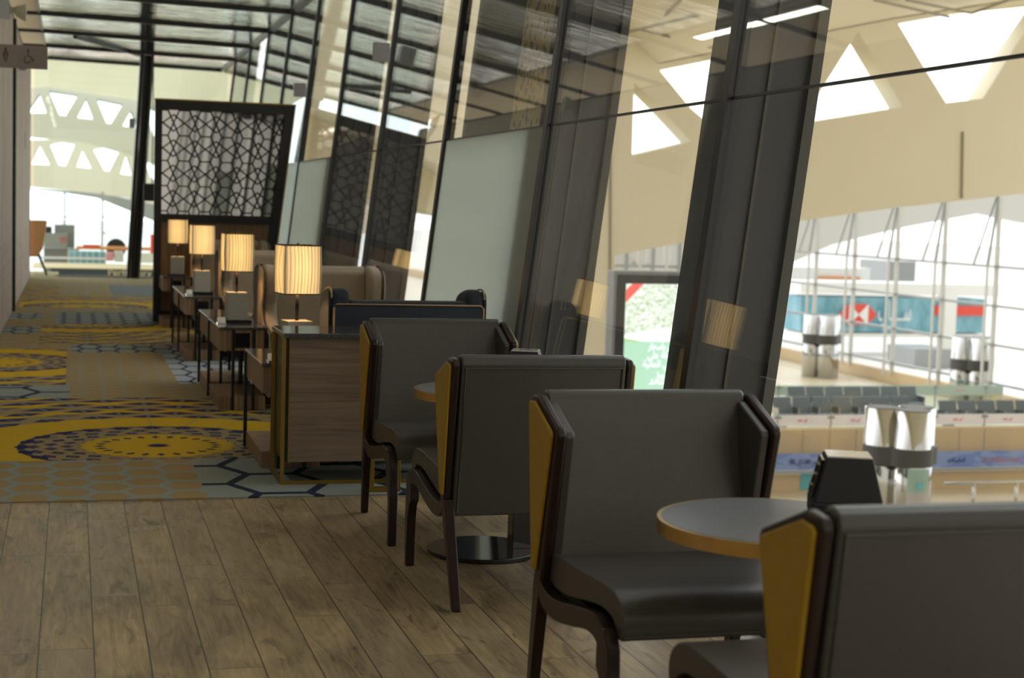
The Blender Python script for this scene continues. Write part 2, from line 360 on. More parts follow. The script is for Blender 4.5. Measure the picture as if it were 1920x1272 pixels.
def plate(name, outer, holes, Y, thick, mat, parent=None):
    """upright plate with holes: outlines are (x,z) points, front face at Y"""
    cu = bpy.data.curves.new(name, 'CURVE'); cu.dimensions = '2D'; cu.fill_mode = 'BOTH'; cu.extrude = thick/2
    for pts in [outer]+holes:
        s = cu.splines.new('POLY'); s.points.add(len(pts)-1); s.use_cyclic_u = True
        for p, q in zip(s.points, pts): p.co = (q[0], q[1], 0, 1)
    t = bpy.data.objects.new('tmp', cu); COL.objects.link(t)
    me = bpy.data.meshes.new_from_object(t.evaluated_get(bpy.context.evaluated_depsgraph_get()))
    bpy.data.objects.remove(t); bpy.data.curves.remove(cu)
    for v in me.vertices: a, b, c = v.co; v.co = (a, Y+thick/2-c, b)
    me.name = name; me.materials.clear(); me.materials.append(M[mat]); o = bpy.data.objects.new(name, me); COL.objects.link(o)
    if parent is not None: o.parent = parent
    return o
def px(pts, Y): return [((p := onY(a, b, Y)).x, p.z) for a, b in pts]
_AR = {'ا':('FE8D','FE8E',0,0),'ب':('FE8F','FE90','FE91','FE92'),'ة':('FE93','FE94',0,0),'د':('FEA9','FEAA',0,0),'ر':('FEAD','FEAE',0,0),'س':('FEB1','FEB2','FEB3','FEB4'),
 'ش':('FEB5','FEB6','FEB7','FEB8'),'ع':('FEC9','FECA','FECB','FECC'),'ق':('FED5','FED6','FED7','FED8'),'ل':('FEDD','FEDE','FEDF','FEE0'),'م':('FEE1','FEE2','FEE3','FEE4'),
 'ن':('FEE5','FEE6','FEE7','FEE8'),'ه':('FEE9','FEEA','FEEB','FEEC'),'و':('FEED','FEEE',0,0),'ى':('FEEF','FEF0',0,0),'ي':('FEF1','FEF2','FEF3','FEF4'),'ئ':('FE89','FE8A','FE8B','FE8C'),
 'أ':('FE83','FE84',0,0),'ت':('FE95','FE96','FE97','FE98'),'إ':('FE87','FE88',0,0),'ـ':('0640','0640','0640','0640'),'ج':('FE9D','FE9E','FE9F','FEA0')}
def ar(s):
    """join Arabic letters into their written forms, left to right for the text object"""
    out = ''
    for w in s.split(' '):
        r = ''
        for i, ch in enumerate(w):
            if ch not in _AR: r += ch; continue
            prev = i > 0 and w[i-1] in _AR and _AR[w[i-1]][2] != 0; nxt = i < len(w)-1 and w[i+1] in _AR and _AR[ch][2] != 0
            f = _AR[ch]; code = f[3] if prev and nxt else f[2] if nxt else f[1] if prev else f[0]
            r += chr(int(code, 16))
        out = (r if all(c not in _AR for c in w) else r[::-1]) + (' '+out if out else '')
    return out
def text(name, s, size, loc, mat, parent=None, depth=.01, align='CENTER', width=None):
    """lettering standing in a plane that faces -Y"""
    cu = bpy.data.curves.new(name, 'FONT'); cu.body = s; cu.size = size; cu.extrude = depth/2; cu.align_x = align
    t = bpy.data.objects.new('tmp', cu); COL.objects.link(t)
    me = bpy.data.meshes.new_from_object(t.evaluated_get(bpy.context.evaluated_depsgraph_get()))
    bpy.data.objects.remove(t)
    xs = [v.co.x for v in me.vertices] or [0]; k = width/(max(xs)-min(xs)) if width and len(xs) > 1 else 1.0
    for v in me.vertices: a, b, c = v.co; v.co = (a*k, -c, b)
    me.name = name; me.materials.clear(); me.materials.append(M[mat]); o = bpy.data.objects.new(name, me); COL.objects.link(o); o.location = loc
    if parent is not None: o.parent = parent
    return o
def struct(o, label=None): o['kind'] = 'structure'; 
def S(name, bm, mat, **k):
    o = obj(name, bm, mat, **k); o['kind'] = 'structure'; return o

# ================================================================== ROOM SHELL
def gx(z, off=0.0): return 2.525+.112*z+off           # leaning window plane
ZC = 4.25                                             # ceiling height
KY = {k: 6.41+2.70*k for k in range(-4, 11)}
S('floor', box(NB(), -.75, 2.36, -5, 8.19, -.30, 0), 'plank_floor')
S('floor_stone_edge', box(NB(), 2.36, 2.50, -5, 8.19, -.30, 0), 'stone_floor')
tag(obj('carpet', prismX(NB(), [(8.19, -.30), (8.19, .008), (31, .008), (31, -.30)], -.745, 2.50), 'carpet'), 'yellow and navy medallion patterned carpet beyond the wood planks', 'carpet')
S('floor_lobby', box(NB(), -6, -.75, 30.5, 33.2, -.30, .004), 'carpet'); S('floor_lobby_edge', box(NB(), -.75, -.25, 31.0, 33.2, -.30, .004), 'carpet')
w = S('wall_left', box(NB(), -.95, -.75, 15.6, 30.5, .98, 3.84), 'wall_panel'); S('wall_left_near', box(NB(), -.95, -.75, -5, 15.6, .98, 3.84), 'wall_dark'); S('wall_left_base', box(NB(), -.95, -.75, -5, 30.5, -.30, .98), 'wall_panel_low')
bm = NB(); box(bm, -.75, -.712, 21.68, 21.86, 0, 3.82); S('trim_1', bm, 'black_matte')
bm = NB(); box(bm, -.96, -.745, -5, 30.5, 3.84, 3.87); S('trim_2', bm, 'black_matte')
bm = NB(); box(bm, -.95, -.742, 30.44, 30.52, .0, 3.84); S('trim_3', bm, 'black_matte')
bm = NB()
for yy in (18.6, 25.4, 28.0): box(bm, -.752, -.7485, yy, yy+.012, 0, 3.84)
S('trim_4', bm, 'groove')
def ceilz(x): return ZC+.02*(3.0-x)
S('ceiling', prismY(NB(), [(-.50, ceilz(-.5)), (gx(ZC), ZC), (gx(ZC), ZC+.12), (-.50, ceilz(-.5)+.12)], -5, 33.4), 'mirror_ceiling')
S('ceiling_soffit', box(NB(), -3, -.50, -5, 33.4, ceilz(-.5), ceilz(-.5)+.12), 'soffit')
bm = NB(); box(bm, -.52, -.48, -5, 33.4, ceilz(-.5)-.02, ceilz(-.5)+.001); S('trim_5', bm, 'frame_grey')
for k, yy in KY.items():
    bm = NB(); prismY(bm, [(-2.2, ceilz(-.5)-.05), (-.5, ceilz(-.5)-.05), (gx(ZC)-.02, ZC-.055), (gx(ZC)-.02, ZC+.01), (-.5, ceilz(-.5)+.01), (-2.2, ceilz(-.5)+.01)], yy-.03, yy+.03)
    tag(S('ceiling_bar', bm, 'mullion'))
bm = NB(); hexa8(bm, [(0.0, 28.3, ZC-.02), (.06, 28.3, ZC-.02), (1.28, 31.2, ZC-.02), (1.22, 31.2, ZC-.02)], [(0.0, 28.3, ZC+.05), (.06, 28.3, ZC+.05), (1.28, 31.2, ZC+.05), (1.22, 31.2, ZC+.05)]); S('ceiling_bar', bm, 'mullion')
bm = NB(); box(bm, gx(ZC)-.06, gx(ZC)+.06, -5, 33.4, ZC-.03, ZC+.08); S('trim_6', bm, 'mullion')
for i in range(5):  # added glowing strips, out of view, to brighten the interior
    t = empty('fill_strip', (-.68, -2.0+i*4.2, ceilz(-.5))); t['kind'] = 'structure'
    obj('housing', box(NB(), -.06, .06, -1.55, 1.55, -.03, .0), 'steel_white', t); obj('diffuser', box(NB(), -.045, .045, -1.5, 1.5, -.036, -.03), 'fill_glow', t)
# leaning curtain wall ------------------------------------------------
def lean(bm, y0, y1, o0, o1, z0, z1):
    return hexa8(bm, [(gx(z0, o0), y0, z0), (gx(z0, o1), y0, z0), (gx(z0, o1), y1, z0), (gx(z0, o0), y1, z0)], [(gx(z1, o0), y0, z1), (gx(z1, o1), y0, z1), (gx(z1, o1), y1, z1), (gx(z1, o0), y1, z1)])
FROST = {1, 4, 5, 8}
for k in range(-4, 10):
    y0, y1 = KY[k], KY[k+1]; w = empty('window_%d' % (k+5), (0, 0, 0)); w['kind'] = 'structure'
    obj('mullion', lean(NB(), y0-.035, y0+.035, -.028, .048, 0, ZC), 'mullion', w)
    def pane(z0, z1, mat, nm, th=.012):
        obj(nm, lean(NB(), y0+.035, y1-.035, -th/2, th/2, z0, z1), mat, w)
    if k in FROST: pane(.05, 2.05, 'frosted_glass', 'frosted_pane', .014)
    else: pane(.05, 2.05, 'glass', 'lower_pane')
    pane(2.062, ZC-.03, 'glass', 'upper_pane')
    obj('transom', lean(NB(), y0+.035, y1-.035, -.009, .009, 2.05, 2.062), 'mullion', w)
    obj('sill', lean(NB(), y0-.035, y1-.035, -.06, .08, 0, .05), 'mullion', w)
for k in (0, 1, 3, 4, 6, 7, 9):
    c = empty('facade_column', (0, KY[k], 0)); c['kind'] = 'structure'
    a, b = .05, .48
    def L(*q): 
        bm = NB(); return lean(bm, *q)
    obj('shaft', L(a, b-.02, .07, .425, -.3, 7.0), 'column_dark', c)
    obj('flange', L(a-.035, a, .07, .13, -.3, 7.0), 'column_dark', c); obj('flange', L(a-.035, a, .375, .425, -.3, 7.0), 'column_fin', c)
    obj('rib', L(a-.015, a, .185, .20, -.3, 7.0), 'column_fin', c)
# end of the lounge: leaning metal column, end glass
bm = NB(); 
def lc(x0, x1, y0, y1): return hexa8(bm, [(x0, y0, 0), (x1, y0, 0), (x1, y1, 0), (x0, y1, 0)], [(x0+.225, y0, ZC), (x1+.225, y0, ZC), (x1+.225, y1, ZC), (x0+.225, y1, ZC)])
lc(1.01, 1.07, 30.9, 31.2); lc(1.20, 1.26, 30.9, 31.2); lc(1.07, 1.20, 31.0, 31.1); lc(1.12, 1.15, 30.92, 31.0)
cst = empty('end_column', (0, 0, 0)); cst['kind'] = 'structure'; obj('shaft', bm, 'column_dark', cst)
bm = NB(); lc(1.075, 1.085, 30.885, 30.90); lc(1.235, 1.25, 30.885, 30.90); obj('edge_strip', bm, 'chrome', cst)
we = empty('window_20'); we['kind'] = 'structure'
obj('pane', box(NB(), -.7, 2.9, 31.30, 31.31, 0.0, 4.2), 'glass_far', we)
obj('bottom_rail', box(NB(), -.3, 2.9, 31.28, 31.33, 0.0, .03), 'frame_grey', we)
t = tag(obj('lamp_box', box(NB(), 1.03, 1.14, 30.78, 30.9, 2.86, 3.04), 'steel_grey', bevel=.01), 'small grey box clamped high on the leaning end column', 'box')
t = empty('hanging_display'); obj('screen', box(NB(), 1.28, 1.60, 30.2, 30.28, 1.49, 1.82), 'black_matte', t, bevel=.01); obj('rod', box(NB(), 1.43, 1.45, 30.23, 30.25, 1.82, 4.27), 'black_metal', t)
tag(t, 'small black display hanging left of the lattice screen', 'display')

# ================================================================== CAFE CHAIRS
def wing_chair():
    t = empty('wing_chair')
    rear = lambda z: .10*(1-(z-.40)/.565) if z > .4 else .10*z/.4
    wing = [(rear(.40)-.005, .40), (-.002, .955), (.012, .972), (.075, .976), (.275, .900), (.288, .880), (.165, .43), (.16, .40)]
    for s in (-1, 1):
        xo, xi = s*.366, s*.333
        obj('wing_frame', prismX(NB(), wing, min(xo, xi), max(xo, xi)), 'dark_wood', t, bevel=.012, seg=3)
        cx_, cz_ = .125, .80
        def shrink(p, d):
            out = []
            m = len(p)
            for i in range(m):
                a, b, c = Vector(p[i-1]), Vector(p[i]), Vector(p[(i+1) % m]); n1 = (b-a).normalized(); n2 = (c-b).normalized()
                n1 = Vector((-n1.y, n1.x)); n2 = Vector((-n2.y, n2.x)); q = (n1+n2).normalized(); out.append(b-q*d)
            return out
        yp = [(.088, .435), (.012, .943), (.022, .954), (.07, .957), (.250, .890), (.258, .876), (.125, .435)]
        x0, x1 = (xo, xo+s*.012)
        obj('side_panel', prismX(NB(), yp, min(x0, x1), max(x0, x1)), 'mustard', t, bevel=.008, seg=3)
        ip = [(.11, .36), (.04, .935), (.08, .955), (.262, .885), (.268, .872), (.150, .36)]
        x0, x1 = (xi, xi-s*.030)
        obj('wing_pad', prismX(NB(), ip, min(x0, x1), max(x0, x1)), 'leather', t, bevel=.014, seg=3)
        bm = NB(); hexa8(bm, [(s*.33-.017, -.03, 0), (s*.33+.017, -.03, 0), (s*.33+.017, .01, 0), (s*.33-.017, .01, 0)], [(s*.346-.020, .085, .42), (s*.346+.020, .085, .42), (s*.346+.020, .155, .42), (s*.346-.020, .155, .42)])
        obj('leg', bm, 'dark_wood', t, bevel=.006)
        lp = [(.700, .41), (.765, .425), (.802, .37), (.812, .22), (.80, 0), (.765, 0), (.755, .20), (.735, .27), (.70, .30)]
        obj('leg', prismX(NB(), lp, s*.347-.019, s*.347+.019), 'dark_wood', t, bevel=.006)
        up = [tuple(q) for q in cr([(.115, .445), (.150, .410), (.215, .388), (.34, .392), (.50, .418), (.63, .438), (.715, .432), (.765, .40)], 4)]
        lo = [tuple(q) for q in cr([(.735, .345), (.68, .372), (.60, .376), (.48, .352), (.34, .328), (.23, .325), (.15, .350), (.10, .40)], 4)]
        obj('side_rail', prismX(NB(), up+lo, s*.347-.018, s*.347+.018), 'dark_wood', t, bevel=.006)
    # seat cushion
    top = cr([(.125, .445), (.15, .485), (.25, .502), (.45, .512), (.66, .523), (.765, .515), (.822, .478), (.836, .435), (.832, .405)], 4)
    bot = cr([(.81, .398), (.782, .418), (.735, .446), (.64, .452), (.50, .432), (.34, .405), (.22, .402), (.15, .42)], 3)
    obj('seat', prismX(NB(), [tuple(q) for q in top+bot], -.336, .336), 'leather', t, bevel=.022, seg=4)
    obj('seat_apron', hexa8(NB(), [(-.325, .13, .365), (.325, .13, .365), (.325, .77, .392), (-.325, .77, .392)], [(-.325, .13, .41), (.325, .13, .41), (.325, .77, .42), (-.325, .77, .42)]), 'black_matte', t)
    # back
    inner = cr([(.20, .44), (.165, .55), (.115, .75), (.085, .90), (.07, .968)], 5)
    bk = [tuple(q) for q in inner]+[(.055, .988), (.025, .990), (.004, .975), (.095, .42), (.10, .40), (.18, .40)]
    obj('backrest', prismX(NB(), bk, -.333, .333), 'leather', t, bevel=.012, seg=3)
    sh = [(-.008, .958), (.004, .982), (.02, .982), (.105, .352), (.082, .352)]
    s = obj('back_panel', prismX(NB(), sh, -.331, .331), 'leather_back', t, bevel=.01, seg=3)
    bm = NB(); r = .0035
    tube(bm, [(-.315, .078, .365), (-.315, -.009, .94), (.315, -.009, .94), (.315, .078, .365)], r, 6); obj('seam', bm, 'leather', s)
    return t
CX0 = 1.762
wc = wing_chair(); wc.location = (CX0, 7.74, 0); wc.rotation_euler = (0, 0, pi)
tag(wc, 'charcoal leather wing chair with mustard side, next to the wooden cabinet', 'chair', 'charcoal wing chairs at the round tables')
for y, rz, lab in ((5.78, 0, 'charcoal wing chair seen from behind, hiding the brass-edged table at the black disc base'), (4.72, pi, 'charcoal wing chair facing the camera, the one drawn up behind the nearest round table'), (2.72, 0, 'nearest charcoal wing chair, cut off by the lower right of the photo')):
    c = copy_tree(wc); c.location = (CX0, y, 0); c.rotation_euler = (0, 0, rz); c['label'] = lab

# ================================================================== ROUND TABLES + CHARGING BOXES
def cafe_table():
    t = empty('round_table'); 
    obj('tabletop', cyl(NB(), 0, 0, .318, .318, .712, .742, 72), 'table_top', t)
    bm = NB(); cyl(bm, 0, 0, .330, .330, .703, .741, 96); obj('brass_rim', bm, 'brass', t, smooth=False)
    p = obj('pedestal', box(NB(), .125, .215, -.045, .045, .018, .703), 'black_gloss', t, bevel=.004)
    bm = NB(); cyl(bm, 0, 0, .255, .255, .002, .020, 72); obj('base', bm, 'black_gloss', t, bevel=.003)
    return t
rt = cafe_table(); rt.location = (1.80, 6.78, 0); tag(rt, 'round brass-rimmed cafe table between the two rear charcoal chairs', 'table', 'round cafe tables')
r2 = copy_tree(rt); r2.location = (1.83, 3.80, 0); r2['label'] = 'round grey-topped table with a brass rim between the two nearest chairs'
def power_box():
    t = empty('charging_box')
    h0, h1 = .082, .055
    obj('body', hexa8(NB(), [(-h0, -h0, .05), (h0, -h0, .05), (h0, h0, .05), (-h0, h0, .05)], [(-h1, -h1, .178), (h1, -h1, .178), (h1, h1, .178), (-h1, h1, .178)]), 'black_matte', t, bevel=.004)
    obj('base', box(NB(), -h0-.004, h0+.004, -h0-.004, h0+.004, 0, .052), 'black_matte', t, bevel=.006)
    obj('top_plate', box(NB(), -h1+.002, h1-.002, -h1+.002, h1-.002, .177, .181), 'sheen_white', t)  # white colour stands in for the window's reflection on the top
    f = obj('control_panel', hexa8(NB(), [(-h0-.006, -.05, .06), (-h0+.01, -.05, .06), (-h0+.01, .05, .06), (-h0-.006, .05, .06)], [(-h1-.010, -.045, .168), (-h1+.005, -.045, .168), (-h1+.005, .045, .168), (-h1-.010, .045, .168)]), 'black_gloss', t, bevel=.002)
    for y, z in ((.02, .15), (-.015, .15), (0, .12), (.02, .085)):
        obj('button', tube(NB(), [(-h1-.013-(.168-z)*.24, y, z), (-h1-.002, y, z)], .004, 8), 'fixture', f)
    return t
pb = power_box(); pb.scale = (1.12, 1.12, .95); pb.location = (2.035, 3.83, .742); pb.rotation_euler = (0, 0, radians(-22)); tag(pb, 'black tapered box with window sheen painted white on top, on the nearest round table', 'charging box', 'tapered black boxes on the tables')
p2 = copy_tree(pb); p2.location = (1.99, 6.84, .742); p2['label'] = 'black tapered box just showing over the back of the rear-facing chair'

# ================================================================== CABINET
c = empty('cabinet', (0, 0, .009)); tag(c, 'dark wood cabinet with a granite top and gold corner frame, behind the first chair', 'cabinet')
obj('worktop', box(NB(), 1.11, 2.10, 8.50, 9.03, .806, .833), 'granite', c, bevel=.004)
obj('body', box(NB(), 1.15, 2.07, 8.54, 8.99, .12, .805), 'cabinet_wood', c, bevel=.002)
bm = NB(); box(bm, 1.105, 1.125, 8.52, 8.545, .0, .805); box(bm, 1.105, 1.125, 8.97, 8.995, 0, .805); box(bm, 1.105, 1.125, 8.545, 8.97, .0, .022); box(bm, 2.06, 2.08, 8.50, 8.535, 0, .12)
box(bm, 1.125, 2.06, 8.52, 8.538, 0, .02); box(bm, 1.145, 1.152, 8.535, 8.545, .12, .80); obj('metal_frame', bm, 'gold_paint', c)
obj('corner_strip', box(NB(), 1.126, 1.15, 8.548, 8.985, .12, .804), 'dark_wood', c)
t = empty('metal_stand', (1.635, 8.27, 0)); tag(t, 'small square gold metal frame standing behind the legs of the rear chair', 'stand')
bm = NB(); box(bm, -.085, -.06, -.02, .02, .008, .30); box(bm, .06, .085, -.02, .02, .008, .30); box(bm, -.06, .06, -.02, .02, .008, .033); obj('frame', bm, 'gold_paint', t, bevel=.002)
obj('top', box(NB(), -.10, .10, -.03, .03, .30, .32), 'granite', t)

# ================================================================== SIDE TABLES
def side_table(dep):
    """front (towards -y) carries the socket; origin at front left floor corner"""
    t = empty('side_table'); w = .345
    obj('tabletop', box(NB(), -.004, w+.006, -.006, dep, .604, .622), 'granite', t, bevel=.002)
    b = obj('drawer_box', box(NB(), .004, w, .012, dep-.03, .447, .603), 'zebrano', t, bevel=.002)
    obj('socket', box(NB(), .118, .225, -.002, .013, .470, .580), 'black_gloss', b, bevel=.003)
    for x, y in ((.105, .0), (.255, .0), (.0, dep-.06), (.255, dep-.05)):
        obj('leg', box(NB(), x-.011, x+.011, y-.004, y+.018, .008, .604), 'black_metal', t)
    obj('rear_post', box(NB(), w-.014, w+.006, -.004, .018, .447, .604), 'black_metal', t)
    obj('plinth', box(NB(), .004, w, .014, dep-.08, .008, .108), 'zebrano', t, bevel=.002)
    return t
st = side_table(.92); st.location = (1.045, 11.64, 0); tag(st, 'zebra wood side table on black legs, carrying the second lamp', 'side table', 'zebra wood side tables')
for y, lab in ((8.98, 'zebra wood side table tucked behind the granite cabinet top'), (12.62, 'zebra wood side table directly behind the one with the second lamp'),
               (15.28, 'zebra wood side table carrying the third lamp'), (16.24, 'zebra wood side table directly behind the third lamp'), (19.15, 'zebra wood side table against the lattice screen')):
    q = copy_tree(st); q.location = (1.045 if y > 10 else 1.06, y if y > 9 else 8.70, 0); q['label'] = lab
    if y < 9: q.location = (1.06, 9.05, 0)
# ================================================================== LAMPS
def lamp():
    t = empty('table_lamp'); h = .105
    obj('base_plate', box(NB(), -.105, .105, -.09, .09, 0, .022), 'black_gloss', t, bevel=.002)
    obj('base', box(NB(), -.076, .076, -.076, .076, .022, .232), 'stone_cube', t, bevel=.003)
    bm = NB(); tube(bm, [(0, 0, .232), (0, 0, .44)], .011, 12); obj('stem', bm, 'black_metal', t, smooth=True)
    bm = NB(); n = 14; A = []
    for fz_, bul in ((.395, 0), (.46, .005), (.535, .007), (.61, .005), (.675, 0)):
        ring = []
        for side in range(4):
            for i in range(n):
                u = -h+2*h*i/n; d = h+bul*(1-(u/h)**2)+(.0025 if i % 2 else 0)
                p = ((u, -d), (d, u), (-u, d), (-d, -u))[side]; ring.append(bm.verts.new((p[0], p[1], fz_)))
        A.append(ring)
    m = len(A[0])
    for a, b in zip(A, A[1:]):
        for i in range(m): bm.faces.new((a[i], a[(i+1) % m], b[(i+1) % m], b[i]))
    s = obj('lamp_shade', bm, 'pleated_shade', t)
    for sx, sy in ((-1, -1), (1, -1), (1, 1), (-1, 1)): obj('corner_trim', tube(NB(), [(sx*h, sy*h, .395), (sx*(h+.004), sy*(h+.004), .535), (sx*h, sy*h, .675)], .0055, 6), 'tan_trim', s)
    for z in (.393, .677):
        bm = NB()
        for k in range(4):
            a = pi/4+k*pi/2; b = a+pi/2; R = (h+.003)*sqrt(2); bar(bm, (R*cos(a), R*sin(a), z), (R*cos(b), R*sin(b), z), .006, .008)
            if z > .5: bar(bm, (R*cos(a), R*sin(a), .675), (0, 0, .665), .003, .003)
        obj('shade_frame', bm, 'black_metal', s)
    bm = NB(); bmesh.ops.create_uvsphere(bm, u_segments=12, v_segments=8, radius=.028, matrix=Matrix.Translation((0, 0, .52))); obj('bulb', bm, 'lamp_bulb', t, smooth=True)
    bm = NB(); tube(bm, [(0, 0, .44), (0, 0, .49)], .012, 10); obj('socket', bm, 'black_metal', t); bm = NB(); tube(bm, [(0, 0, .66), (0, 0, .69)], .007, 10); obj('finial', bm, 'black_metal', t)
    return t
lm = lamp(); lm.location = (1.285, 9.28, .622); lm.rotation_euler = (0, 0, radians(9)); tag(lm, 'largest pleated table lamp, rising behind the granite cabinet top', 'lamp', 'pleated square table lamps')
for x, y, rz, lab in ((1.215, 12.12, 3, 'pleated table lamp second from the front, on the side table with a black socket'), (1.235, 15.75, 3, 'pleated table lamp third from the front, its grey cube overlapping the lamp before it'), (1.235, 19.45, -8, 'farthest and smallest pleated table lamp, against the wood of the lattice screen')):
    q = copy_tree(lm); q.location = (x, y, .622); q.rotation_euler = (0, 0, radians(rz)); q['label'] = lab
def lamp_light(x, y):
    for z, e in ((.622+.50, 5.0),):
        l = bpy.data.lights.new('lamp_light', 'POINT'); l.energy = e; l.color = (1, .62, .28); l.shadow_soft_size = .05
        o = bpy.data.objects.new('lamp_light', l); COL.objects.link(o); o.location = (x, y, z)
for x, y in ((1.285, 9.28), (1.215, 12.12), (1.235, 15.75), (1.235, 19.45)): lamp_light(x, y)
def cards():
    t = empty('card_holder'); bm = NB()
    for i in range(4):
        a = i*.028; hexa8(bm, [(-.02, a, 0), (.035, a+.005, 0), (.035, a+.008, 0), (-.02, a+.003, 0)], [(-.02, a+.02, .05-i*.004), (.035, a+.025, .05-i*.004), (.035, a+.028, .05-i*.004), (-.02, a+.023, .05-i*.004)])
    obj('card', bm, 'card_white', t); obj('holder', box(NB(), -.025, .04, -.005, .11, 0, .008), 'chrome', t); return t
ck = cards(); ck.location = (1.085, 11.95, .622); tag(ck, 'white folded cards in a metal holder beside the second lamp', 'card holder', 'card holders by the lamps')
q = copy_tree(ck); q.location = (1.10, 15.55, .622); q['label'] = 'white folded cards in a metal holder beside the third lamp'
q = copy_tree(ck); q.location = (1.13, 9.12, .622); q['label'] = 'white folded cards in a metal holder just left of the cabinet corner'

# ================================================================== WING SOFAS
def sofa(inner, outer, pipe, zt, zb):
    t = empty('wing_sofa'); hw = .465
    side = [(.0, .10)]+[tuple(q) for q in cr([(.0, zt-.05), (.03, zt), (.14, zt+.003), (.28, zt-.03), (.335, zt-.10), (.335, zt-.20), (.30, zt-.255), (.27, zt-.30), (.29, zt-.37), (.38, zt-.425), (.55, zt-.45), (.76, zt-.475), (.80, zt-.52)], 3)]+[(.80, .10)]
    for s in (-1, 1):
        a, b = s*hw, s*(hw-.115)
        o = obj('wing', prismX(NB(), side, min(a, b), max(a, b)), inner, t, bevel=.045, seg=5)
        xp = s*(hw-.004); tube_pts = [(xp, p[0], p[1]) for p in side[1:-1]]
        bm = NB(); tube(bm, tube_pts, .006, 6); obj('piping', bm, pipe, o, smooth=True)
        o2 = prismX(NB(), [(p[0]*.985+.004, p[1]-.012 if p[1] > .2 else p[1]) for p in side], min(s*(hw-.002), s*(hw+.012)), max(s*(hw-.002), s*(hw+.012))); obj('outer_panel', o2, outer, o, bevel=.004)
    bk = [(.02, .12), (-.012, zb-.03), (.01, zb), (.09, zb+.003), (.15, zb-.05), (.20, .45), (.22, .40), (.22, .12)]
    b = obj('backrest', prismX(NB(), bk, -(hw-.113), hw-.113), inner, t, bevel=.03, seg=4)
    obj('back_panel', prismX(NB(), [(.018, .13), (-.03, .14), (-.035, zb-.05), (-.018, zb-.02), (.0, zb-.03)], -hw+.01, hw-.01), outer, t, bevel=.012, seg=3)
    bm = NB(); tube(bm, [(-hw+.015, -.03, .14), (-hw+.015, -.034, zb-.04), (-hw+.03, -.027, zb-.02), (hw-.03, -.027, zb-.02), (hw-.015, -.034, zb-.04), (hw-.015, -.03, .14)], .005, 6); obj('piping', bm, pipe, b, smooth=True)
    obj('seat', box(NB(), -(hw-.118), hw-.118, .17, .79, .28, .44), inner, t, bevel=.04, seg=4)
    obj('front_rail', box(NB(), -(hw-.118), hw-.118, .10, .77, .12, .28), outer, t, bevel=.01)
    for x in (-.41, .41):
        for y in (.05, .74): obj('leg', leg(NB(), (x, y, .12), (x, y, .008), .02, .014), 'dark_wood', t)
    return t
nv = sofa('navy_fabric', 'navy_fabric', 'tan_piping', 1.05, .985); nv.location = (1.925, 9.12, 0); tag(nv, 'navy wing sofa with tan piping, its back towards the cabinet', 'sofa', 'navy wing sofas')
bs = sofa('beige_fabric', 'beige_fabric', 'olive_piping', 1.055, 1.055); bs.location = (1.885, 12.42, 0); bs.rotation_euler = (0, 0, pi); tag(bs, 'beige wing sofa behind the largest lamp, facing the camera', 'sofa', 'beige wing sofas')
for y, lab in ((16.02, 'beige wing sofa facing the camera behind the second lamp'), (19.92, 'beige wing sofa against the lattice screen')):
    q = copy_tree(bs); q.location = (1.895, y, 0); q['label'] = lab
for y, lab in ((12.50, 'navy wing sofa back to back with the beige one behind the largest lamp'), (16.10, 'navy wing sofa back to back with the beige one behind the second lamp')):
    q = copy_tree(nv); q.location = (1.895, y, 0); q['label'] = lab

# ================================================================== LATTICE SCREEN
t = empty('lattice_screen', (0, 20.1, .009)); tag(t, 'tall black partition with a geometric lattice opening above a wood panel', 'screen')
def rx(z): return 2.395+.114*z
bm = NB(); y0, y1 = 0, .14
box(bm, .985, 1.072, y0, y1, 0, 2.755)
prismY(bm, [(1.072, 2.645), (rx(2.645)-.11, 2.645), (rx(2.755), 2.755), (1.072, 2.755)], y0, y1)
prismY(bm, [(rx(0)-.11, 0), (rx(0), 0), (rx(2.755), 2.755), (rx(2.645)-.11, 2.645)], y0, y1)
prismY(bm, [(1.072, 1.245), (rx(1.245)-.10, 1.245), (rx(1.35)-.10, 1.35), (1.072, 1.35)], y0, y1)
obj('frame', bm, 'black_matte', t)
obj('wood_panel', prismY(NB(), [(1.072, .14), (rx(.14)-.105, .14), (rx(1.245)-.105, 1.245), (1.072, 1.245)], .04, .10), 'screen_wood', t)
obj('mirror_panel', prismY(NB(), [(1.06, 1.34), (rx(1.34)-.10, 1.34), (rx(2.66)-.10, 2.66), (1.06, 2.66)], .0755, .085), 'dark_mirror', t)
obj('kick_board', prismY(NB(), [(1.072, 0), (rx(0)-.105, 0), (rx(.14)-.105, .14), (1.072, .14)], .03, .10), 'black_matte', t)
bm = NB(); prismY(bm, [(rx(0), 0), (rx(0)+.018, 0), (rx(2.755)+.018, 2.775), (.98, 2.775), (.98, 2.757), (rx(2.755), 2.757)], -.005, .145); obj('edge_trim', bm, 'gold_paint', t)
# lattice bars clipped to the slanting opening
bm = NB(); PW, PH, x0, z0 = .2627, .313, 1.476, 2.482; zlo, zhi = 1.35, 2.65
def clip(p, q):
    def rr(z): return rx(z)-.105
    t0, t1 = 0.0, 1.0; dx, dz = q[0]-p[0], q[1]-p[1]
    for a, b in ((-dz, p[1]-zlo), (dz, zhi-p[1]), (-dx, p[0]-1.07), (dx-.114*dz, rr(p[1])-p[0])):
        if abs(a) < 1e-9:
            if b < 0: return None
        else:
            r = b/a
            if a < 0: t0 = max(t0, r)
            else: t1 = min(t1, r)
    return None if t1-t0 < 1e-3 else ((p[0]+dx*t0, p[1]+dz*t0), (p[0]+dx*t1, p[1]+dz*t1))
segs = [((.26, .5), (-.26, -.5)), ((-.26, .5), (.26, -.5)), ((.26, .5), (.74, .5)), ((0, .33), (1, -.33)), ((0, -.33), (1, .33))]
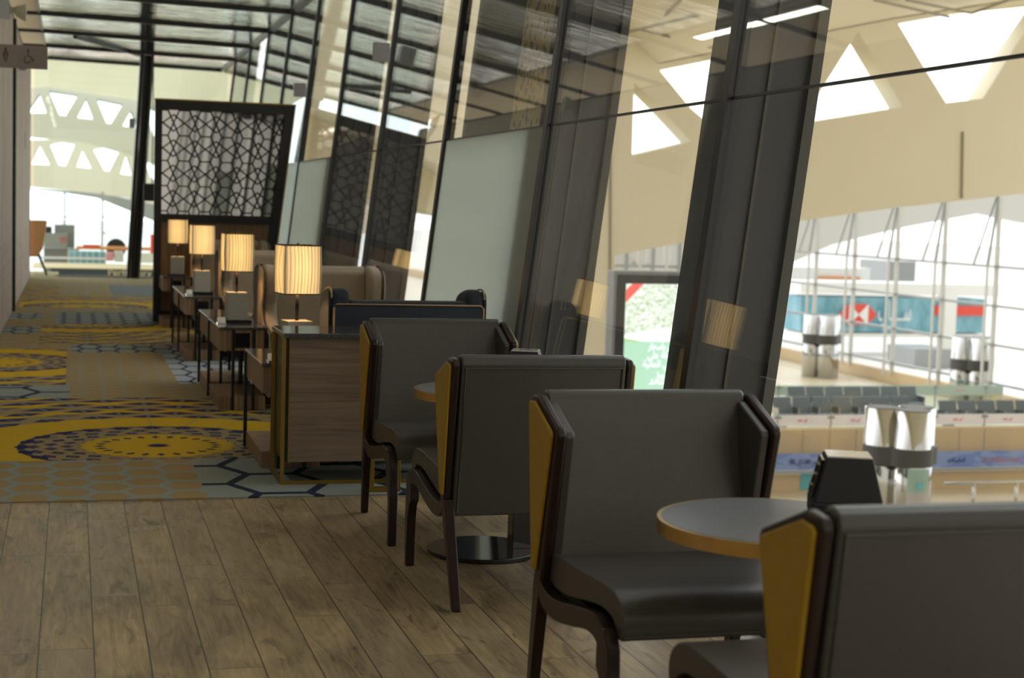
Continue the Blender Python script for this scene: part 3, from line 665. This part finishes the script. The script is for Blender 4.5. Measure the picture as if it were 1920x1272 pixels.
for i in range(-3, 7):
    for j in range(-6, 3):
        for a, b in segs:
            A = (x0+(i+a[0])*PW, z0+(j+a[1])*PH); Bq = (x0+(i+b[0])*PW, z0+(j+b[1])*PH); c = clip(A, Bq)
            if c: bar(bm, (c[0][0], .06, c[0][1]), (c[1][0], .06, c[1][1]), .0165, .03)
obj('lattice', bm, 'black_matte', t)

# ================================================================== WALL ITEMS
t = empty('restroom_sign', (-.75, 16.0, 2.87)); tag(t, 'bronze restroom sign with woman and wheelchair symbols projecting from the left wall', 'sign')
obj('plate', box(NB(), 0, .515, -.02, .02, -.115, .105), 'sign_plate', t, bevel=.002)
bm = NB(); zz = .0; cx_ = .13
tube(bm, [(cx_, -.024, .06), (cx_+.001, -.0205, .06)], .011, 12)
for s in (-1, 1):
    tube(bm, [(cx_+s*.004, -.023, .045), (cx_+s*.020, -.023, .01), (cx_+s*.022, -.023, -.01)], .0035, 6)
    tube(bm, [(cx_+s*.005, -.023, .03), (cx_+s*.016, -.023, -.02), (cx_+s*.008, -.023, -.025), (cx_+s*.008, -.023, -.055)], .0035, 6)
obj('woman_symbol', bm, 'sign_ink', t)
bm = NB(); cx_ = .335
tube(bm, [(cx_, -.024, .055), (cx_+.001, -.0205, .055)], .010, 12)
tube(bm, [(cx_, -.023, .04), (cx_+.002, -.023, .0), (cx_+.028, -.023, -.002), (cx_+.045, -.023, -.04), (cx_+.06, -.023, -.035)], .0045, 6)
tube(bm, [(cx_-.005+.032*cos(a), -.023, -.03+.032*sin(a)) for a in [radians(d) for d in range(120, 350, 20)]], .004, 6)
obj('wheelchair_symbol', bm, 'sign_ink', t)
t = empty('wall_speaker', (-.75, 20.4, 3.77)); tag(t, 'pale green horn speaker bracketed high on the left wall', 'speaker')
obj('bracket', box(NB(), 0, .08, -.02, .02, -.03, .05), 'fixture', t); obj('horn', hexa8(NB(), [(.07, -.05, -.05), (.07, .05, -.05), (.07, .05, .06), (.07, -.05, .06)], [(.20, -.09, -.12), (.20, .09, -.12), (.20, .09, .09), (.20, -.09, .09)]), 'fixture', t, bevel=.01)
tag(obj('light_switch', box(NB(), -.75, -.742, 27.3, 27.42, 2.30, 2.58), 'steel_grey', bevel=.002), 'slim grey plate on the far part of the left wall', 'wall plate')
for yy, z, lab in ((17.6, 3.5, 'thin pale bracket sign edge above the restroom sign'), (24.0, 3.45, 'thin pale bracket sign edge just beyond the black door post')):
    tag(obj('bracket_sign', box(NB(), -.75, -.65, yy, yy+.015, z-.12, z+.1), 'steel_grey'), lab, 'sign')
sp = None
for k, lab in ((3, 'grey square speaker on the fourth mullion, high above the sofas'), (5, 'grey square speaker on the mullion right of the lattice screen'), (7, 'grey square speaker peeping over the lattice screen top')):
    y = KY[k]
    o = obj('mullion_speaker', box(NB(), -.15, 0, -.07, .0, -.085, .085), 'frame_grey', bevel=.004) if sp is None else sp.copy()
    if sp is not None: COL.objects.link(o)
    sp = o; o.location = (gx(2.95)-.05, y-.036, 2.95); tag(o, lab, 'speaker', 'grey square speakers on the mullions')
# orange lounge chair at the far end
t = empty('lounge_chair', (-.78, 31.75, 0), ); tag(t, 'orange shell chair on black splayed legs at the end of the left wall', 'chair')
bm = NB(); prismY(bm, [(-.28, .42), (.14, .36), (.24, .50), (.32, 1.03), (.30, 1.06), (.02, 1.06), (-.06, 1.02), (-.20, .62), (-.30, .50)], -.28, .28); obj('seat_shell', bm, 'orange_fabric', t, bevel=.05, seg=4)
for x, y in ((.16, -.2), (.16, .2), (-.2, -.2), (-.2, .2)):
    obj('leg', leg(NB(), (x, y, .42), (x*2.0, y*1.3, .004), .022, .014), 'black_metal', t)
obj('leg_frame', box(NB(), -.22, .18, -.2, .2, .36, .40), 'black_metal', t)

# ================================================================== OUTSIDE THE GLASS: TERMINAL HALL
ZF = -4.2
S('hall_ground', box(NB(), -60, 27.3, -20, 130, ZF-.3, ZF), 'hall_floor')
S('apron_ground', box(NB(), -150, 400, -20, 700, -9.4, -9.0), 'apron')
S('wall_hall_base', box(NB(), 27.0, 27.3, 20, 130, -9.0, -3.6), 'counter_beige')
# added dark backing; its gold panel imitates a reflection in the glass
t = empty('reflection_panel', (0, 0, 0)); tag(t, 'added dark backing with a gold strip imitating a reflection, above the frosted bay', 'reflection panel')
obj('dark_panel', lean(NB(), 10.38, 11.75, .10, .16, 2.08, 5.5), 'backing_dark', t)
obj('gold_reflection', lean(NB(), 9.60, 10.38, .10, .15, 2.08, 5.5), 'reflection_gold', t)
def ribplate(name, outer, holes, Y, th, mat, lab):
    o = plate(name, px(outer, Y), [px(h, Y) for h in holes], Y, th, mat); tag(o, lab, 'roof rib'); return o
ribplate('roof_rib', [(1060, 60), (1150, 40), (1235, 120), (1376, 92), (1550, 60), (1684, 34), (1960, -8), (2300, -60), (2300, 330), (2100, 342), (1920, 363), (1668, 391), (1497, 415), (1323, 448), (1152, 479), (1152, 1150), (1060, 1150)],
    [[(1189, 154), (1240, 205), (1296, 266), (1185, 292)], [(1237, 132), (1376, 104), (1480, 84), (1405, 240), (1385, 268), (1353, 252), (1295, 203)], [(1609, 59), (1693, 201), (1500, 232)],
     [(1684, 44), (1810, 22), (1960, 6), (1905, 85), (1843, 185), (1774, 193), (1735, 130)], [(2010, 0), (2100, 150), (1930, 175)]], 35, .7, 'cream', 'nearest cream roof rib with triangular openings, right of the dark columns')
ribplate('roof_rib', [(20, 168), (92, 164), (181, 178), (262, 190), (330, 205), (460, 250), (700, 330), (900, 380), (900, 420), (700, 385), (480, 350), (300, 312), (244, 290), (162, 267), (60, 256), (20, 254)],
    [[(74, 176), (87, 212), (50, 212)], [(92, 170), (146, 178), (123, 217), (112, 216)], [(162, 185), (176, 224), (144, 221)], [(181, 185), (230, 195), (208, 232), (200, 231)], [(246, 208), (262, 242), (230, 236)], [(274, 200), (320, 212), (296, 256), (286, 254)], [(350, 228), (366, 270), (334, 262)], [(385, 238), (440, 258), (415, 298), (404, 294)]], 90, 2.0, 'white_far', 'upper pale roof rib with triangle openings beyond the end window')
ribplate('roof_rib', [(20, 262), (94, 262), (175, 270), (249, 280), (330, 300), (460, 330), (700, 380), (700, 440), (480, 420), (300, 386), (240, 372), (183, 363), (60, 351), (20, 350)],
    [[(74, 273), (93, 309), (58, 308)], [(94, 271), (115, 266), (140, 270), (123, 311), (111, 310)], [(155, 282), (172, 316), (144, 313)], [(175, 280), (199, 276), (224, 284), (205, 321), (196, 320)], [(237, 290), (248, 329), (226, 326)], [(267, 292), (310, 302), (300, 335), (285, 337)], [(335, 318), (350, 352), (322, 346)], [(368, 325), (415, 338), (395, 372), (385, 370)]], 118, 2.0, 'cream_far', 'lower cream roof rib with triangle openings beyond the end window')
ribplate('roof_soffit', [(20, 350), (183, 362), (300, 384), (480, 418), (480, 470), (300, 420), (240, 395), (183, 372), (120, 362), (20, 352)], [], 128, 1.0, 'steel_grey', 'grey soffit strip under the lower cream rib')
ribplate('roof_soffit', [(1150, 470), (1440, 415), (1700, 375), (2300, 300), (2300, 470), (1920, 418), (1840, 400), (1700, 426), (1560, 459), (1500, 486), (1440, 512), (1150, 560)], [], 74, 1.0, 'steel_white', 'pale grey vault edge beyond the tall side windows')
ribplate('roof_rib', [(560, -60), (1100, -60), (1150, 60), (1150, 480), (1000, 455), (900, 425), (815, 402), (760, 385), (640, 360), (560, 330)],
    [[(827, 213), (797, 230), (787, 267), (787, 290), (803, 263), (818, 240)], [(640, 200), (668, 196), (660, 240), (648, 245)], [(720, 205), (752, 222), (736, 250)], [(905, 230), (960, 170), (990, 245), (930, 300)]], 52, 1.3, 'cream', 'middle cream roof rib glimpsed between the leaning columns')
# hall ceiling from the near rib back over the void, with recessed grooves
top = [(1060, 60), (1150, 40), (1235, 120), (1376, 92), (1550, 60), (1684, 34), (1960, -8), (2300, -60)]
tp = px(top, 35.0); bm = NB(); A = [bm.verts.new((a, 35.3, b)) for a, b in tp]; Bv = [bm.verts.new((a*.9+.4, 16, b+1.2)) for a, b in tp]
A2 = [bm.verts.new((a, 35.3, b+.4)) for a, b in tp]; B2 = [bm.verts.new((a*.9+.4, 16, b+1.6)) for a, b in tp]
for i in range(len(tp)-1):
    bm.faces.new((A[i], A[i+1], Bv[i+1], Bv[i])); bm.faces.new((A2[i], B2[i], B2[i+1], A2[i+1]))
S('ceiling_hall', bm, 'cream')
def groove(p, q, Y0, Y1, w=.05):
    a, b = onY(*p, Y0), onY(*q, Y1); bm = NB(); bar(bm, a, b, w, w); tag(S('ceiling_groove', bm, 'groove'))
for p, q, a, b in (((1175, 60), (1380, 12), 33, 30), ((1215, 52), (1375, 30), 34, 33), ((1200, 55), (1372, 98), 33, 33.5), ((1230, 45), (1276, 0), 34, 30), ((1560, 28), (1590, 0), 34, 31), ((1640, 0), (1780, 32), 30, 34), ((1700, 0), (1822, 25), 31, 34), ((1825, 24), (1890, 0), 34, 31), ((1805, 247), (1803, 372), 34.98, 34.98), ((1145, 150), (1143, 680), 34.98, 34.98)): groove(p, q, a, b)
# far cream ceiling above the far ribs
bm = NB(); a = px([(20, 168), (92, 164), (181, 178), (262, 190), (330, 205), (460, 250), (900, 380)], 89); A = [bm.verts.new((p[0], 89, p[1])) for p in a]; Bv = [bm.verts.new((p[0]*.6, 48, p[1]-.2)) for p in a]
for i in range(len(a)-1): bm.faces.new((A[i], A[i+1], Bv[i+1], Bv[i]))
bmesh.ops.solidify(bm, geom=bm.faces[:], thickness=.3); S('ceiling_far', bm, 'cream_far')
# side glazing of the hall: steel mullions every 3 m
XF = 27.0; w = empty('window_30'); w['kind'] = 'structure'
for j in range(-7, 10):
    y = 57-3*j; 
    if y < 34: continue
    bm = NB(); box(bm, XF-.06, XF+.06, y-.05, y+.05, -3.7, 3.4); 
    box(bm, XF-.35, XF-.28, y-.03, y+.03, -3.7, 0.3)
    for z in (-3.3, -2.13, -.95, .24): box(bm, XF-.33, XF, y-.04, y+.04, z-.03, z+.03)
    obj('steel_mullion', bm, 'steel_white', w)
    bm = NB(); bar(bm, (XF-.32, y, .24), (XF-.02, y, 2.6), .07, .07); bar(bm, (XF-.5, y+.5, .24), (XF-.05, y, 2.6), .05, .05); obj('strut', bm, 'steel_grey', w)
for z in (-3.3, -2.13, -.95, .24): obj('rail', box(NB(), XF-.07, XF+.07, 33, 78, z-.035, z+.035), 'steel_grey', w)
w = empty('window_31'); w['kind'] = 'structure'
a, b = onY(1152, 440, 62), onY(1345, 545, 62)
for k in range(9):
    xx = a.x+(b.x-a.x)*k/8; obj('steel_mullion', box(NB(), xx-.07, xx+.07, 62, 62.2, b.z-1, a.z), 'steel_grey' if k % 2 else 'steel_white', w)
obj('rail', box(NB(), a.x, b.x, 62.02, 62.12, onY(1240, 500, 62).z-.05, onY(1240, 500, 62).z+.05), 'steel_grey', w)
for k, (x0_, x1_, m_) in enumerate(((1238, 1262, 'frame_grey'), (1268, 1290, 'steel_grey'), (1300, 1318, 'steel_grey'), (1190, 1204, 'bridge_glass'))):
    c0_, c1_ = onY(x0_, 468, 80), onY(x1_, 506, 80); o = obj('far_building', box(NB(), c0_.x, c1_.x, 80, 83, c1_.z-4, c0_.z), m_)
    tag(o, ('dark grey block glimpsed above the advertising display', 'grey block glimpsed above the display, right of the dark one', 'rightmost grey block glimpsed above the advertising display', 'pale blue block glimpsed above the left end of the display')[k], 'building')
# boarding bridge outside
t = empty('boarding_bridge', (0, 110, 0)); tag(t, 'boarding bridge with teal glass side and a red and white hexagon logo outside', 'boarding bridge')
def quad_box(p0, p1, Y, th, mat, nm, par, dy=0.0):
    a, b = onY(*p0, Y), onY(*p1, Y); return obj(nm, box(NB(), min(a.x, b.x), max(a.x, b.x), dy, dy+th, min(a.z, b.z), max(a.z, b.z)), mat, par)
quad_box((1503, 556), (1842, 625), 110, 3, 'bridge_glass', 'glass_side', t); quad_box((1500, 528), (1870, 556), 110, 3.4, 'white_paint', 'roof', t, -.2); quad_box((1500, 624), (1845, 634), 110, 3.4, 'white_paint', 'floor_edge', t, -.2)
quad_box((1766, 545), (1782, 660), 110, 1.0, 'white_paint', 'post', t, -.6); quad_box((1752, 573), (1842, 592), 110, .3, 'red_plastic', 'red_stripe', t, -.3)
c0 = onY(1608, 590, 109.5)
bm = NB(); s_ = .80; prismY(bm, [(c0.x-2*s_, c0.z), (c0.x-s_, c0.z+s_), (c0.x+s_, c0.z+s_), (c0.x+2*s_, c0.z), (c0.x+s_, c0.z-s_), (c0.x-s_, c0.z-s_)], -.6, -.5); lg = obj('hexagon_logo', bm, 'red_plastic', t)
bm = NB()
prismY(bm, [(c0.x-s_, c0.z+s_), (c0.x, c0.z), (c0.x-s_, c0.z-s_)], -.7, -.62); prismY(bm, [(c0.x+s_, c0.z+s_), (c0.x, c0.z), (c0.x+s_, c0.z-s_)], -.7, -.62); obj('logo_wings', bm, 'white_paint', lg)
c1 = onY(1676, 601, 109.5); text('lettering', ar('ســـــاب'), 2.2, (c1.x, -.6, c1.z), 'white_paint', t, .05, width=2.8)
t = empty('outdoor_sign', (0, 120, 0)); tag(t, 'faint orange stripe on a white building outside the tall windows', 'building')
quad_box((1460, 500), (1630, 545), 120, 5, 'white_paint', 'wall', t); quad_box((1530, 518), (1610, 524), 120, .2, 'orange_plastic', 'stripe', t, -.3)
tag(quad_box((1664, 490), (1715, 535), 125, 5, 'steel_grey', 'airport_building', None, 125), 'small grey blue building far outside above the boarding bridge', 'building')
tag(quad_box((1716, 655), (1785, 712), 100, 4, 'steel_grey', 'ground_unit', None, 100), 'grey ground equipment below the boarding bridge', 'vehicle')

# ventilation tube clusters
def cluster():
    t = empty('ventilation_tower'); H = 2.85
    for i, (x, y) in enumerate(((0, -.30), (-.34, .16), (.34, .16))):
        u = obj('tube', cyl(NB(), x, y, .335, .335, 0, H, 40), 'chrome', t)
        for p in u.data.polygons: p.use_smooth = len(p.vertices) == 4
        obj('grille', cyl(NB(), x, y, .31, .31, H, H+.012, 40), 'band_dark', u)
    bm = NB(); bb = []
    for i in range(48):
        a = 2*pi*i/48; R = 0
        for x, y in ((0, -.30), (-.34, .16), (.34, .16)):
            R = max(R, x*cos(a)+y*sin(a)+.345)
        bb.append((a, R))
    lo = [bm.verts.new((R*cos(a), R*sin(a), H-1.0)) for a, R in bb]; hi = [bm.verts.new((R*cos(a), R*sin(a), H-.68)) for a, R in bb]
    for i in range(48): bm.faces.new((lo[i], lo[(i+1) % 48], hi[(i+1) % 48], hi[i]))
    bm.faces.new(lo[::-1]); bm.faces.new(hi)
    obj('band', bm, 'band_dark', t, smooth=False); return t
vt = cluster(); tag(vt, 'nearest chrome triple tube tower with a poster, beside the black box', 'ventilation tower', 'chrome triple tube towers')
p = onY(1697, 765, 25.5); vt.location = (p.x, p.y, p.z-2.86)
for pxl, Y, ty, lab in ((1546, 50, 590, 'chrome triple tube tower just right of the dark column, in front of the windows'), (1829, 43, 632, 'chrome triple tube tower farthest right in the photo')):
    q = copy_tree(vt); p = onY(pxl, ty, Y); q.location = (p.x, p.y, p.z-2.86); q['label'] = lab
VP = onY(1697, 765, 25.5)
bm = NB(); cxp, cyp = VP.x, VP.y-.30; zt_ = VP.z-1.03; zb_ = zt_-1.5
aa = [radians(-128+i*6.2) for i in range(13)]
L0 = [bm.verts.new((cxp+.345*cos(a), cyp+.345*sin(a), zb_)) for a in aa]; L1 = [bm.verts.new((cxp+.345*cos(a), cyp+.345*sin(a), zt_)) for a in aa]
for i in range(12): bm.faces.new((L0[i], L0[i+1], L1[i+1], L1[i]))
n = N('poster_print'); x, y, z = n.xyz(n.obj()); zz = n.sub(z, zt_-.55)
n.pr(n.mix(n.gt(z, zt_-.42), (.80, .76, .74), (.56, .76, .68)), .5); M['poster_print'] = n.m
bmesh.ops.solidify(bm, geom=bm.faces[:], thickness=.006); t = obj('poster', bm, 'poster_print', vt); t.location = -vt.location; t['label'] = 'white and green event poster'
yq = cyp-.36
bm = NB(); box(bm, cxp-.06, cxp+.05, yq, yq+.02, zt_-.35, zt_-.25); obj('blue_square', bm, 'teal_print', t)
bm = NB()
for i, (dx, dz, r) in enumerate(((-.17, -.48, .02), (-.08, -.60, .045), (.05, -.68, .05), (.11, -.57, .03), (.08, -.50, .02))):
    cyl(bm, cxp+dx*.9, 0, r, r, 0, .01, 14); 
    for v in bm.verts[-28:]: v.co = (v.co.x, yq+.02+v.co.z+abs(dx)*.25, zt_+dz+v.co.y)
obj('figures', bm, 'pink_print', t)
# banner wall, glass balustrades, seats
def xz(p, Y): q = onY(*p, Y); return q
t = empty('counter_wall', (0, 30, 0)); tag(t, 'beige counter wall below the glass balustrade, carrying the blue banner', 'counter')
a = xz((1300, 808), 30); b = xz((2100, 1010), 30); obj('upper_panel', box(NB(), a.x, b.x+3, 0, .3, onY(1500, 852, 30).z, onY(1500, 806, 30).z), 'counter_beige', t); obj('lower_panel', box(NB(), a.x, b.x+3, -.2, .3, ZF, onY(1500, 886, 30).z), 'counter_beige', t)
bm = NB()
for k in range(12): box(bm, a.x+k*.62, a.x+k*.62+.012, -.006, 0, onY(1500, 852, 30).z, onY(1500, 806, 30).z)
obj('panel_joint', bm, 'groove', t)
tag(obj('teal_sticker', box(NB(), (s1 := xz((1505, 890), 29.7)).x, (s2 := xz((1526, 920), 29.7)).x, 29.78, 29.80, s2.z, s1.z), 'teal_print'), 'small teal notice on the beige counter wall', 'notice')
t = empty('banner', (0, 29.6, 0)); tag(t, 'long blue banner with lettering running along the counter wall', 'banner')
zt2, zb2 = onY(1500, 851, 29.6).z, onY(1500, 882, 29.6).z
obj('sheet', box(NB(), a.x, b.x+3, 0, .03, zb2, zt2), 'banner_blue', t); obj('bottom_rail', box(NB(), a.x, b.x+3, -.02, .05, zb2-.07, zb2-.01), 'steel_grey', t)
q = onY(1505, 872, 29.6); text('lettering', ar('من 5,000 إلى 300'), .15, (q.x, -.01, (zt2+zb2)/2-.05), 'ink_blue', t, .01, width=.62)
q = onY(1793, 852, 29.6); text('lettering', ar('المجلس الجديد'), .13, (q.x, -.01, (zt2+zb2)/2-.05), 'ink_blue', t, .01, width=.42)
q = onY(1880, 850, 29.6); text('lettering', ar('على بسعر معقولة إلى قناة'), .13, (q.x, -.01, (zt2+zb2)/2-.05), 'pink_print', t, .01, width=.95)
def balustrade(Y, y_top, y_b0, y_b1, y_bot, band, lab, refx=1500):
    t = empty('glass_balustrade', (0, Y, 0)); tag(t, lab, 'balustrade', 'glass balustrades of the hall')
    x0_, x1_ = onY(1250, 800, Y).x, min(26.8, onY(2150, 800, Y).x); Z_ = lambda yy: onY(refx, yy, Y).z
    obj('pane', box(NB(), x0_, x1_, 0, .015, Z_(y_bot), Z_(y_top)), 'glass_far', t); obj('band', box(NB(), x0_, x1_, -.02, 0, Z_(y_b1), Z_(y_b0)), band, t)
    bm = NB(); k = x0_
    while k < x1_: box(bm, k, k+.02, -.03, .03, Z_(y_bot), Z_(y_top)); box(bm, k-.06, k+.08, -.05, -.02, Z_(y_b0)-.07, Z_(y_b0)-.02); k += Y*.041
    obj('clamp', bm, 'steel_grey', t)
    bm = NB(); k = x0_+Y*.02
    while k < x1_: prismY(bm, [(k, Z_((y_b0+y_b1)/2)-.03), (k+.10, Z_((y_b0+y_b1)/2)+.05), (k+.06, Z_((y_b0+y_b1)/2)-.04)], -.03, -.021); box(bm, k-.13, k-.02, -.03, -.021, Z_((y_b0+y_b1)/2)-.02, Z_((y_b0+y_b1)/2)+.02); k += Y*.041
    obj('small_emblem', bm, 'pink_print', t)
    return t
n = N('band_white'); f = n.noise(n.obj(), 2, 2); n.pr(n.mix(f, (.84, .82, .90), (.88, .86, .93)), .5); M['band_white'] = n.m
n = N('band_teal'); f = n.noise(n.obj(), 2, 2); n.pr(n.mix(f, (.40, .52, .50), (.46, .58, .56)), .4); M['band_teal'] = n.m
balustrade(30.4, 776, 779, 799, 822, 'band_white', 'glass balustrade with a white band just above the beige counter wall'); balustrade(41, 722, 724, 742, 800, 'band_teal', 'glass balustrade with a pale teal band in front of the tall windows')
S('hall_platform', box(NB(), 2, 26.9, 30.75, 90, ZF, -4.02), 'hall_floor')
def bench(nseat):
    t = empty('seat_bench')
    for i in range(nseat):
        x = i*.58
        obj('seat_back', hexa8(NB(), [(x, .0, .42), (x+.53, .0, .42), (x+.53, .04, .42), (x, .04, .42)], [(x, .14, .86), (x+.53, .14, .86), (x+.53, .18, .86), (x, .18, .86)]), 'seat_grey', t, bevel=.02)
        obj('seat', box(NB(), x, x+.53, -.42, .0, .38, .43), 'seat_grey', t, bevel=.015)
    bm = NB()
    for i in range(nseat+1): box(bm, i*.58-.045, i*.58-.01, -.35, .12, .43, .62)
    obj('armrests', bm, 'chrome', t); bm = NB(); box(bm, 0, nseat*.58, -.1, 0, .3, .36)
    for i in (0, nseat-1): box(bm, i*.58+.2, i*.58+.26, -.3, .2, 0, .3)
    obj('beam', bm, 'steel_grey', t); return t
be = bench(7); q = onY(1452, 740, 37.5); be.location = (q.x, 37.5, -4.02); tag(be, 'front row of grey airport seats behind the white banded balustrade', 'bench', 'rows of grey airport seats')
b2 = copy_tree(be); q = onY(1462, 730, 40); b2.location = (q.x+.2, 39.8, -4.02); b2['label'] = 'rear row of grey airport seats behind the front row'
b3 = copy_tree(be); q = onY(1730, 770, 37.5); b3.location = (q.x, 36.6, -4.02); b3['label'] = 'row of grey airport seats partly behind the nearest chrome tower'
# handrail near the tower
t = empty('handrail', (0, 27, 0)); tag(t, 'chrome pipe handrail at the right edge, in front of the beige wall', 'handrail')
bm = NB(); z1, z2 = onY(1830, 906, 27).z, onY(1830, 948, 27).z; xa, xb = onY(1770, 906, 27).x, onY(2100, 906, 27).x
tube(bm, [(xa, 0, z1), (xb, 0, z1)], .035, 10); tube(bm, [(xa, 0, z2), (xb, 0, z2)], .03, 10); obj('rail', bm, 'chrome', t, smooth=True)
for pxx in (1825, 1905, 1985):
    xx = onY(pxx, 930, 27).x; bm = NB(); tube(bm, [(xx, 0, ZF), (xx, 0, z1)], .035, 10); obj('post', bm, 'chrome', t, smooth=True)
# dark arched kiosk by the balustrade
t = empty('arched_kiosk', (0, 33.0, 0)); tag(t, 'low dark arch with a glazed opening behind the right balustrade', 'kiosk'); q = onY(1842, 845, 33)
bm = NB(); tube(bm, [(q.x+.62*cos(a), 0, q.z+.42*sin(a)) for a in [pi*i/16 for i in range(17)]], .045, 8); obj('arch', bm, 'band_dark', t, smooth=True)
# lit advertising display
YD = 23.5; t = empty('advertising_display', (0, YD, 0)); tag(t, 'lit advertising display in a grey frame, seen between the leaning columns', 'display')
A_, B_ = onY(1153, 508, YD), onY(1345, 790, YD)
obj('casing', box(NB(), A_.x, B_.x, .02, .35, ZF, A_.z), 'frame_grey', t, bevel=.01)
obj('bezel', box(NB(), A_.x+.05, B_.x-.04, .0, .02, B_.z, A_.z-.06), 'column_dark', t)
s0, s1_ = onY(1174, 532, YD), onY(1318, 790, YD); g = onY(1200, 640, YD).z
n = M['ad_picture']
obj('picture', box(NB(), s0.x, s1_.x, -.01, .0, g, s0.z), 'ad_picture', t); obj('green_field', box(NB(), s0.x, s1_.x, -.01, .0, s1_.z, g-.0), 'ad_green', t)
bm = NB(); prismY(bm, [(s0.x, g), (s0.x, g+.09), (s0.x+.55, g+.20), (s1_.x, g+.22), (s1_.x, g)], -.013, -.0105); obj('pale_road', bm, 'ad_white', t)
bm = NB(); prismY(bm, [(s0.x, g-.01), (s0.x+.35, g-.01), (s0.x, g+.05)], -.016, -.0135); obj('lime_strip', bm, 'ad_lime', t)
bm = NB(); prismY(bm, [(s0.x, s0.z-.30), (s0.x, s0.z-.10), (s0.x+.10, s0.z), (s0.x+.29, s0.z)], -.016, -.0105); obj('red_corner', bm, 'ad_red', t)
cxm = onY(1246, 655, YD).x
for s_, dz, wd, sz in ((ar('شقق بأسعار'), -.13, .56, .15), (ar('معقولة على'), -.27, .58, .15), (ar('قناة دبي المائية'), -.41, .72, .15), (ar('قريبا'), -.56, .22, .09), (ar('هارتلاند'), -.69, .50, .17)):
    text('lettering', s_, sz, (cxm, -.014, g+dz), 'ad_white', t, .004, width=wd)
# ---- far things seen through the end window
def far(nm, p0, p1, Y, th, mat, lab, cat):
    a, b = onY(*p0, Y), onY(*p1, Y); o = obj(nm, box(NB(), min(a.x, b.x), max(a.x, b.x), Y, Y+th, min(a.z, b.z), max(a.z, b.z)), mat, bevel=.02); tag(o, lab, cat); return o
t = empty('shop_fascia', (0, 45, 0)); tag(t, 'dark navy shop fascia with gold lettering below the end window', 'sign')
z1, z2 = onY(200, 505, 45).z, onY(200, 545, 45).z; xa, xb = onY(95, 510, 45).x, onY(420, 510, 45).x
obj('board', box(NB(), xa, xb, 0, .2, z2-.6, z1), 'navy_sign', t); obj('cornice', box(NB(), xa-.5, xb, -.1, 3, z1+.002, z1+.03), 'counter_beige', t)
q = onY(243, 522, 45); text('lettering', 'Perfumery', .27, (q.x, -.02, q.z+.07), 'letter_gold', t, .03, width=1.17)
S('hall_deck', box(NB(), -30, 12, 46, 100, -3.6, -3.3), 'hall_floor')
t = empty('kiosk', (0, 0, 0)); tag(t, 'grey kiosk panel with red characters far beyond the end window', 'kiosk')
a, b = onY(82, 437, 72), onY(126, 466, 72); obj('panel', box(NB(), a.x, b.x, 72, 72.4, b.z, a.z), 'steel_grey', t); obj('lower_frame', box(NB(), a.x, b.x+.5, 72.1, 72.5, -3.3, b.z-.02), 'frame_grey', t)
q = onY(118, 457, 72); text('lettering', 'YI', .42, (q.x, 71.98, q.z), 'red_plastic', t, .03, width=.30)
far('dark_crate', (84, 425), (97, 437), 72.5, .5, 'column_dark', 'small dark box standing on the far grey kiosk', 'box'); far('tall_cabinet', (102, 421), (140, 466), 73.2, .6, 'frame_grey', 'tall grey cabinet right behind the far kiosk', 'cabinet')
far('orange_counter', (143, 463), (300, 471), 68, 2.0, 'orange_plastic', 'long orange counter beyond the end window', 'counter'); far('red_crate', (156, 459), (188, 465), 67, .5, 'red_plastic', 'red box on the long orange counter', 'box')
far('white_cabinet', (259, 475), (292, 494), 60, .8, 'white_paint', 'white cabinet between the end column and the lattice screen', 'cabinet'); far('brown_cabinet', (199, 474), (213, 490), 60, .8, 'pink_print', 'small brown red cabinet below the far orange counter', 'cabinet')
far('white_cabinet', (215, 472), (232, 492), 60, .8, 'steel_white', 'pale cabinet just left of the leaning end column', 'cabinet'); far('red_chair', (283, 440), (292, 476), 58, .6, 'red_plastic', 'red object at the left edge of the lattice screen', 'chair')
q = onY(218, 466, 70); bm = NB(); cyl(bm, 0, 0, .42, .42, 0, .5, 28)
for v in bm.verts: v.co = (v.co.x, v.co.z, v.co.y)
o = obj('round_kiosk', bm, 'column_dark'); o.location = (q.x, 70, q.z); tag(o, 'dark rounded kiosk top behind the far orange counter', 'kiosk')
t = empty('glass_display', (0, 62, 0)); tag(t, 'pale teal glass display cases below the far orange counter', 'display case'); a, b = onY(128, 471, 62), onY(198, 496, 62)
obj('case', box(NB(), a.x, b.x, 0, .8, b.z, a.z), 'bridge_glass', t); bm = NB()
for k in range(7): box(bm, a.x+k*(b.x-a.x)/6-.015, a.x+k*(b.x-a.x)/6+.015, -.03, 0, b.z, a.z)
obj('posts', bm, 'white_paint', t); obj('handrail', box(NB(), a.x-1.0, b.x, -.1, -.06, a.z-.30, a.z-.22), 'band_white', t)
for pxx, lab in ((121, 'thin glazing cable mullion left in the far window wall'), (192, 'thin glazing cable mullion right in the far window wall')):
    t = empty('far_mullion', (0, 0, 0)); t['kind'] = 'structure'; q = onY(pxx, 400, 116); obj('post', box(NB(), q.x-.08, q.x+.08, 116, 116.2, -3, onY(pxx, 360, 116).z), 'steel_grey', t)
    bm = NB()
    for yy in (407, 437): z = onY(pxx, yy, 116).z; box(bm, q.x-.05, q.x+.30, 115.9, 116, z-.06, z+.06)
    obj('clamp', bm, 'steel_grey', t)
